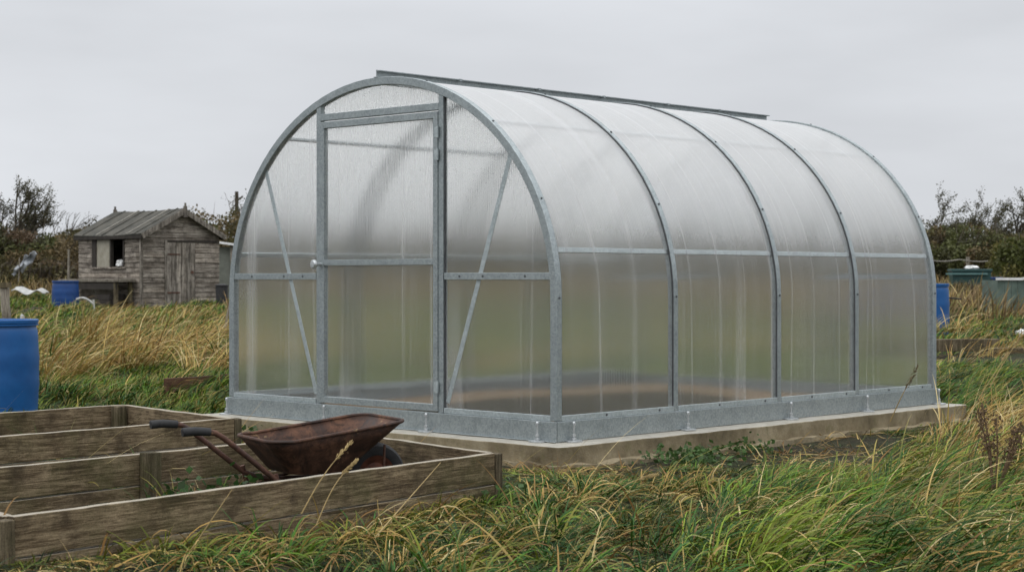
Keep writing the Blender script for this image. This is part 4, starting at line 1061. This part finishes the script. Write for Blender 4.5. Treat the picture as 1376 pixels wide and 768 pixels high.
# low broad weeds by the plinth and in the beds
def leaves(P, size, cols, droop=.5):
    n = len(P); d = RNG.normal(0, 1, (n,3)); d[:,2] = d[:,2]*droop; d /= np.linalg.norm(d, axis=1)[:,None]+1e-9
    u = np.cross(d, RNG.normal(0, 1, (n,3))); u /= np.linalg.norm(u, axis=1)[:,None]+1e-9
    s = (size*RNG.uniform(.6, 1.4, n))[:,None]
    V = np.stack([P, P + d*s*.5 + u*s*.32, P + d*s, P + d*s*.5 - u*s*.32], 1).reshape(-1, 3)
    Q = np.arange(n*4).reshape(n, 4); T = np.repeat(cols, 4, axis=0); return V, Q, T
wp = []
for px, d, s_, n in ((232,7.42,.07,150),(262,7.5,.06,150),(300,7.6,.07,170),(325,7.7,.05,110),(430,7.75,.05,120),(452,7.85,.05,110)):
    p = at(px, d); P = RNG.normal(0, 1, (n,3))*np.array([s_, s_*.8, .04]); P[:,2] = np.abs(P[:,2])+.03; P += np.array([p.x, p.y, 0])
    P[:,2] *= 1.6; P = P[keep_mask(P[:,0], P[:,1])]; wp.append(leaves(P, .04, pick(np.array([(.035,.085,.02),(.05,.11,.028),(.03,.06,.016)]), len(P)), .8))
for px, py, s, n in ((925,612,.16,260),(945,606,.12,180),(1010,596,.12,140),(660,680,.10,160),(250,640,.12,260),(300,650,.12,240),(225,655,.1,160),(430,632,.12,260),(450,634,.1,200),(330,585,.14,260),(345,580,.12,200),(60,690,.1,120)):
    p = on_plane(px, py, .04); q = RNG.normal(0, 1, (n,3))*np.array([s, s, .03]); q[:,2] = np.abs(q[:,2])+.02
    P = q + np.array([p.x, p.y, 0]); P[:,2] += height(P[:,0], P[:,1]); P = P[keep_mask(P[:,0], P[:,1])]
    wp.append(leaves(P, .035, pick(np.array([(.05,.10,.025),(.07,.13,.035),(.04,.075,.02)]), len(P)), .6))
o = tint_obj('low_weeds', wp, M['leaf']); tag(o, 'low leafy weeds in the beds and along the plinth', 'weeds', kind='stuff')

# ---------------------------------------------------------------- seed stalks and dock plant
def stalk(label, base, tip, sag, head=.10, hw=.008, thick=.0028):
    b = Vector(base); t_ = Vector(tip); pts = [b.lerp(t_, k/10) + Vector((0,0,sag*math.sin(math.pi*k/10))) for k in range(11)]
    t = thing('grass_stalk', label, 'grass stalk', b, 0, 'tall dry seed stalks')
    mb = MB(); mb.tube([p-b for p in pts], [thick*(1-.5*k/10) for k in range(11)], 5); mb.build('stem', M['dry_stem'], t, True)
    if head:
        mb = MB(); d = (pts[-1]-pts[-2]).normalized(); rr = random.Random(label)
        for k in range(46):
            f = k/46; p = pts[-1] - b + d*(f-.55)*head + Vector((rr.uniform(-1,1), rr.uniform(-1,1), rr.uniform(-1,1)))*hw*(1-abs(f-.4))
            q = p + (d + Vector((rr.uniform(-.4,.4), rr.uniform(-.4,.4), rr.uniform(-.4,.4)))).normalized()*.018
            mb.tube([p, (p+q)/2, q], [.0008,.0030,.0006], 4)
        mb.build('seed_head', M['seed'] if hw > .007 else M['dry_stem'], t)
def wpt(px, py, d): return Vector(((px-688)/F*d, d, CAMZ - (py-HY)*d/F))
stalk('tall stalk with a thick brown seed head before the greenhouse base rail', wpt(1196,566,11.2), wpt(1226,505,11.1), .01, .17, .014, .004)
stalk('pale seed stalk leaning before the wheelbarrow tray, the taller one', wpt(405,690,6.6), wpt(462,605,6.7), .02, .09, .006)
stalk('pale seed stalk drooping over the bed edge under the wheelbarrow tray', wpt(425,705,6.6), wpt(470,627,6.7), .03, .08, .006)
stalk('long bare straw crossing the front board of the bed', wpt(238,766,5.9), wpt(312,657,5.9), .0, .0)
stalk('long straw leaning against the right half of the front bed board', wpt(505,720,6.4), wpt(592,621,6.9), .0, .0)
stalk('long slanting straw right of the plinth far corner', wpt(1265,620,8.6), wpt(1350,480,8.7), .01, .05, .005)
stalk('bent straw with a drooping tip beyond the plinth far corner', wpt(1330,520,9.5), wpt(1368,458,9.5), .01, .08, .006)
stalk('low brown straw arching over the middle of the right grass', wpt(800,690,7.0), wpt(870,640,7.1), .03, .07, .006)
dk = thing('dock_plant', 'dead dark brown dock plant with seed clusters at the right edge', 'plant', wpt(1336,668,7.6), 0)
rr = random.Random(3)
for k in range(6):
    mb = MB(); sd_ = MB()
    az = rr.uniform(0, 6.28); l_ = rr.uniform(.25,.42); tip = Vector((math.cos(az)*.10+.03, math.sin(az)*.10, l_)); mb.tube([(0,0,-.02), tip*.5+Vector((.01,0,.02)), tip], [.005,.004,.0025], 6)
    for j in range(70):
        f = rr.uniform(.45, 1.0); p = tip*f + Vector((rr.gauss(0,.012), rr.gauss(0,.012), rr.gauss(0,.012))); sd_.tube([p, p+Vector((rr.uniform(-.006,.006), rr.uniform(-.006,.006), .008))], [.0045,.002], 5)
    st_ = mb.build('stem', M['seed'], dk); sd_.build('seed_cluster', M['seed'], st_)

# ---------------------------------------------------------------- trees, bushes, hedge
def branchy(h, spread, wind, seed, levels=4, trunk_r=.10, lean=.1, nmain=5):
    """returns (list of branch tubes, twig tips)"""
    rr = random.Random(seed); tubes = []; tips = []
    def grow(p, d, L, r, lv):
        n = 4; pts = [p.copy()]; dd = d.copy()
        for k in range(n):
            dd = (dd + Vector((wind*.10 + rr.gauss(0,.16), rr.gauss(0,.16), rr.gauss(.02,.10)))).normalized()
            p = p + dd*L/n; pts.append(p.copy())
        tubes.append((pts, [max(.006, r*(1-.55*k/n)) for k in range(n+1)]))
        if lv == 0:
            tips.extend(pts[1:]); return
        if lv <= 2: tips.extend(pts[2:])
        for k in range(rr.randint(3, 4 if lv > 1 else 5)):
            f = rr.uniform(.35, 1.0); i = min(n-1, int(f*n)); q = pts[i].lerp(pts[i+1], f*n-i)
            ax = Vector((rr.gauss(0,1)*spread + wind*.5, rr.gauss(0,1)*spread, rr.uniform(.1,.9))).normalized()
            grow(q, (dd*.55 + ax*.75).normalized(), L*rr.uniform(.45,.72), r*.5, lv-1)
    for k in range(nmain):
        a = 2*math.pi*k/nmain + rr.uniform(-.4,.4)
        grow(Vector((math.cos(a)*.06, math.sin(a)*.06, 0)), Vector((math.cos(a)*.28+lean, math.sin(a)*.28, 1)).normalized(), h*rr.uniform(.36,.5), trunk_r*rr.uniform(.6,1), levels)
    return tubes, tips
def tree(label, px, d, h, spread, wind, seed, nleaf, size, cols, group='windswept trees behind the allotment', levels=3, nmain=5, tr=.09):
    p = at(px, d); z = hz(p.x, p.y)
    t = thing('tree', label, 'tree', (p.x, p.y, z-.05), 0, group)
    tubes, tips = branchy(h, spread, wind, seed, levels, tr, .08, nmain)
    zm = max(q.z for q in tips); k = h/zm
    mb = MB()
    for pts, rs_ in tubes: mb.tube([q*k for q in pts], rs_, 5)
    mb.build('trunk', M['bark'], t, True)
    T = np.array([tuple(q*k) for q in tips]); rng = np.random.default_rng(seed)
    i = rng.integers(0, len(T), nleaf); P = T[i] + rng.normal(0, size*.9, (nleaf,3))
    if nleaf: tint_obj('crown', [leaves(P, size, pick(cols, nleaf, .3), 1.0)], M['leaf'], t)
DK = np.array([(.035,.045,.014),(.05,.055,.018),(.065,.06,.022),(.04,.038,.016)])
TR = np.array([(.055,.058,.026),(.075,.072,.034),(.05,.046,.024),(.085,.078,.03)])
YG = np.array([(.09,.095,.022),(.12,.11,.03),(.07,.08,.02)])
tree('windswept half-bare tree at the left edge beyond the large barrel', 8, 56, 3.55, .5, .55, 21, 6500, .055, TR, nmain=5)
tree('low thin bare sapling in the hedge left of the shed', 84, 60, 3.0, .5, .8, 35, 200, .055, DK, nmain=4, tr=.05)
tree('windswept half-bare tree beside the greenhouse far end', 1252, 58, 3.65, .55, .6, 41, 9000, .06, TR, nmain=6)
tree('thin bare tree between the two darker ones on the right', 1310, 64, 3.5, .5, .6, 57, 5000, .06, TR, nmain=4, tr=.06)
tree('tall ragged tree at the right edge above the compost bin', 1362, 55, 3.85, .45, .55, 63, 9000, .06, TR, nmain=6)
tree('dark bushy tree peeping out right of the shed roof', 300, 66, 3.4, .6, .7, 77, 1700, .075, DK, nmain=6)
def mass(name, label, cat, px0, px1, d, h, n, size, cols, seed, kind=None, depth=2.2, ragged=.22, twigs=700):
    """dense shrubbery between two photo columns: leaf-sized faces through its volume, bare twigs above"""
    rng = np.random.default_rng(seed); x0 = at(px0, d).x; x1 = at(px1, d).x
    x = rng.uniform(x0, x1, n); y = d + rng.uniform(-1, 1, n)*depth
    prof = lambda x, y: h*(1 + ragged*lown(x, y, .9, seed) + ragged*.5*lown(x, y, 2.9, seed+3))*(1-.45*np.clip(np.abs(y-d)/depth, 0, 1)**2)
    top = prof(x, y); f = rng.uniform(0, 1, n)**.6; z = f*top
    gap = lown(x*1.0, z*1.6+y, 2.6, seed+1); k = gap > -.52 + .4*rng.normal(0,.4,n); x, y, z = x[k], y[k], z[k]
    P = np.stack([x, y, z + height(x, y)-.05], -1)
    cl = (lown(x, z+y, 1.9, seed+5)+1)/2; ci = np.clip((cl*len(cols)).astype(int), 0, len(cols)-1)
    c = cols[ci]*rng.uniform(.65, 1.4, (len(x),1))
    parts = [leaves(P, size, c, 1.0)]
    xb = rng.uniform(x0, x1, twigs); yb = d + rng.uniform(-1, 1, twigs)*depth*.7; tp = prof(xb, yb)
    PB = np.stack([xb, yb, height(xb, yb) + tp*rng.uniform(.3,.75,twigs)], -1)
    tc_ = np.array([(.06,.048,.034)])*rng.uniform(.6,1.5,(twigs,1))
    parts.append(blades(PB, rng.normal(.2,.7,twigs), rng.uniform(.8,1.5,twigs), rng.uniform(0,.9,twigs), h*rng.uniform(.3,.62,twigs), rng.uniform(.02,.045,twigs), tc_, tc_, 4, False))
    o = tint_obj(name, parts, M['leaf']); return tag(o, label, cat, kind=kind)
HED = 1.25*np.array([(.055,.050,.020),(.075,.066,.026),(.10,.074,.034),(.068,.074,.024),(.045,.045,.018),(.09,.06,.035)])
HEDB = np.array([(.085,.058,.03),(.11,.075,.036),(.07,.06,.024),(.095,.085,.03)])
mass('hedgerow', 'dense brown-green hedge along the field edge left of the shed', 'hedge', -160, 112, 52, 2.0, 80000, .085, HED, 2, 'stuff')
mass('hedgerow', 'dark hedge seen behind and through the greenhouse', 'hedge', 112, 1180, 60, 2.2, 80000, .13, HED, 4, 'stuff', 2.5)
mass('hedgerow', 'dense brown-green hedge along the field edge right of the greenhouse', 'hedge', 1180, 1520, 54, 1.95, 90000, .085, HED, 6, 'stuff')
mass('bramble', 'rusty brown bramble thicket before the left hedge', 'bramble', -60, 106, 47, .95, 9000, .10, HEDB, 8, 'stuff', 1.0)
mass('bush', 'yellow-green leafy bush at the right edge behind the compost bin', 'bush', 1338, 1420, 45, 1.45, 6000, .10, YG, 10, None, .9, .2, 60)
mass('bramble', 'rusty brown bramble thicket between water tank and compost bin', 'bramble', 1262, 1420, 38, .42, 7000, .08, HEDB, 12, 'stuff', 1.2)
mass('distant_wood', 'far dark line of trees on the horizon', 'wood', -400, 1800, 150, 2.6, 30000, .5, HED*.9, 14, 'stuff', 6, .5)
